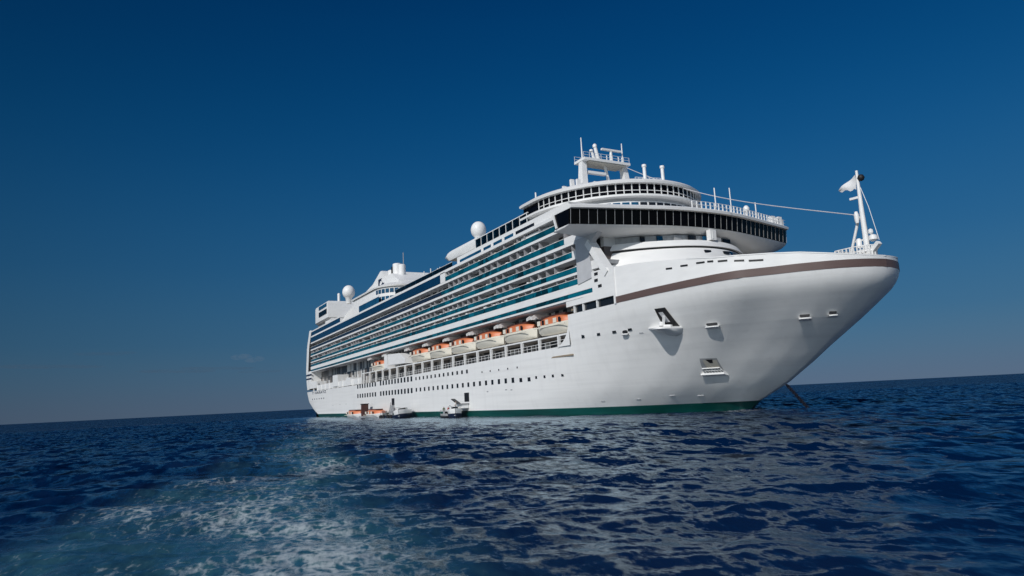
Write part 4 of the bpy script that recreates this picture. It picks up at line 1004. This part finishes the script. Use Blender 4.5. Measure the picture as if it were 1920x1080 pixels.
    cm = n.new('ShaderNodeMapRange'); l.new(math_('MULTIPLY', ca.outputs['Fac'], math_('ADD', f1, .35)), cm.inputs[0]); cm.inputs[1].default_value = .12; cm.inputs[2].default_value = .85
    l.new(cm.outputs[0], mx.inputs['Factor'])
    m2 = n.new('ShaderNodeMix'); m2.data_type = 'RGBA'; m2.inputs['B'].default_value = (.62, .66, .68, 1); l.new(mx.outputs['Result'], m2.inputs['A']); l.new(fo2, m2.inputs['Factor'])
    l.new(m2.outputs['Result'], b.inputs['Base Color']); b.inputs['Specular IOR Level'].default_value = 0; b.inputs['Roughness'].default_value = 1
    # ripples too small for the mesh: the surface normal is tilted by layered noise
    def vnoise(scale, det, w, sc):
        mp = n.new('ShaderNodeMapping'); mp.inputs['Scale'].default_value = sc; mp.inputs['Rotation'].default_value = (0, 0, .42); l.new(pos, mp.inputs[0])
        z = n.new('ShaderNodeTexNoise'); z.inputs['Scale'].default_value = scale; z.inputs['Detail'].default_value = det; l.new(mp.outputs[0], z.inputs['Vector'])
        su = n.new('ShaderNodeVectorMath'); su.operation = 'SUBTRACT'; su.inputs[1].default_value = (.5, .5, .5); l.new(z.outputs['Color'], su.inputs[0])
        ml = n.new('ShaderNodeVectorMath'); ml.operation = 'MULTIPLY'; ml.inputs[1].default_value = (w, w, 0); l.new(su.outputs[0], ml.inputs[0]); return ml.outputs[0]
    def vadd(a_, b_):
        q = n.new('ShaderNodeVectorMath'); q.operation = 'ADD'; l.new(a_, q.inputs[0]); l.new(b_, q.inputs[1]); return q.outputs[0]
    ua = n.new('ShaderNodeAttribute'); ua.attribute_name = 'unresolved'
    big = n.new('ShaderNodeVectorMath'); big.operation = 'SCALE'; l.new(vadd(vnoise(.22, 2, 3.6, (1, 1.8, 1)), vnoise(.8, 2, 2.4, (1, 1.6, 1))), big.inputs[0]); l.new(ua.outputs['Fac'], big.inputs['Scale'])
    la = n.new('ShaderNodeAttribute'); la.attribute_name = 'lee'
    gust = n.new('ShaderNodeMapRange'); l.new(noise(.07, 3, .5, (1, 2.2, 1)), gust.inputs[0]); gust.inputs[1].default_value = .35; gust.inputs[2].default_value = .65; gust.inputs[3].default_value = .55; gust.inputs[4].default_value = 1.25
    rip = n.new('ShaderNodeVectorMath'); rip.operation = 'SCALE'; l.new(vadd(vnoise(.4, 3, .85, (1, 2.2, 1)), vadd(vnoise(1.4, 3, .85, (1, 2, 1)), vnoise(5, 3, .55, (1, 1.6, 1)))), rip.inputs[0])
    l.new(math_('MULTIPLY', gust.outputs[0], math_('MULTIPLY_ADD', la.outputs['Fac'], -.8, 1.0)), rip.inputs['Scale'])
    nv = vadd(vadd(geo.outputs['Normal'], big.outputs[0]), rip.outputs[0])
    nn = n.new('ShaderNodeVectorMath'); nn.operation = 'NORMALIZE'; l.new(nv, nn.inputs[0]); l.new(nn.outputs[0], b.inputs['Normal'])
    gl = n.new('ShaderNodeBsdfGlossy'); gl.inputs['Roughness'].default_value = .17; gl.inputs['Color'].default_value = (.74, .90, 1.0, 1); l.new(nn.outputs[0], gl.inputs['Normal'])
    fr = n.new('ShaderNodeFresnel'); fr.inputs['IOR'].default_value = 1.333; l.new(nn.outputs[0], fr.inputs['Normal'])
    fac = math_('MULTIPLY', math_('MULTIPLY', fr.outputs[0], REFL), math_('SUBTRACT', 1.0, math_('MULTIPLY', fo.outputs[0], .85)))
    mxs = n.new('ShaderNodeMixShader'); l.new(fac, mxs.inputs[0]); l.new(b.outputs[0], mxs.inputs[1]); l.new(gl.outputs[0], mxs.inputs[2])
    l.new(mxs.outputs[0], n['Material Output'].inputs['Surface'])
    return M
water.data.materials.append(water_mat())

def cloud_mat(name, absorb):
    M = bpy.data.materials.new(name); M.use_nodes = True; t = M.node_tree; t.nodes.remove(t.nodes['Principled BSDF'])
    v = t.nodes.new('ShaderNodeVolumePrincipled'); v.inputs['Density'].default_value = .0007; v.inputs['Color'].default_value = (*absorb, 1)
    t.links.new(v.outputs[0], t.nodes['Material Output'].inputs['Volume']); return M
CD = cloud_mat('thin_grey_cloud', (.22, .26, .34)); CL = cloud_mat('thin_pale_cloud', (.75, .7, .72))
for px, py_, w, h, mt in ((200,663,95,10,CD),(100,688,150,9,CD),(335,697,110,10,CD),(412,691,110,10,CD),(465,672,60,22,CL),(485,697,70,9,CD)):
    d = (fwd*FPX+rt2*(px-960)-up2*(py_-540)).normalized(); c = CAM+d*9000; mb = MB()
    for k_ in range(4):
        q = c+rt2*(w*(k_-1.5)*1.5)+Vector((0, 0, (random.random()-.5)*h*2)); r = w*random.uniform(1.2, 2.2)
        mb.lathe([(max(.01, r*math.cos(a)), h*1.6*math.sin(a)) for a in np.linspace(-1.57, 1.57, 9)], q, 16)
    tag(mb.build('cloud', mt, None, 60), kind='structure')
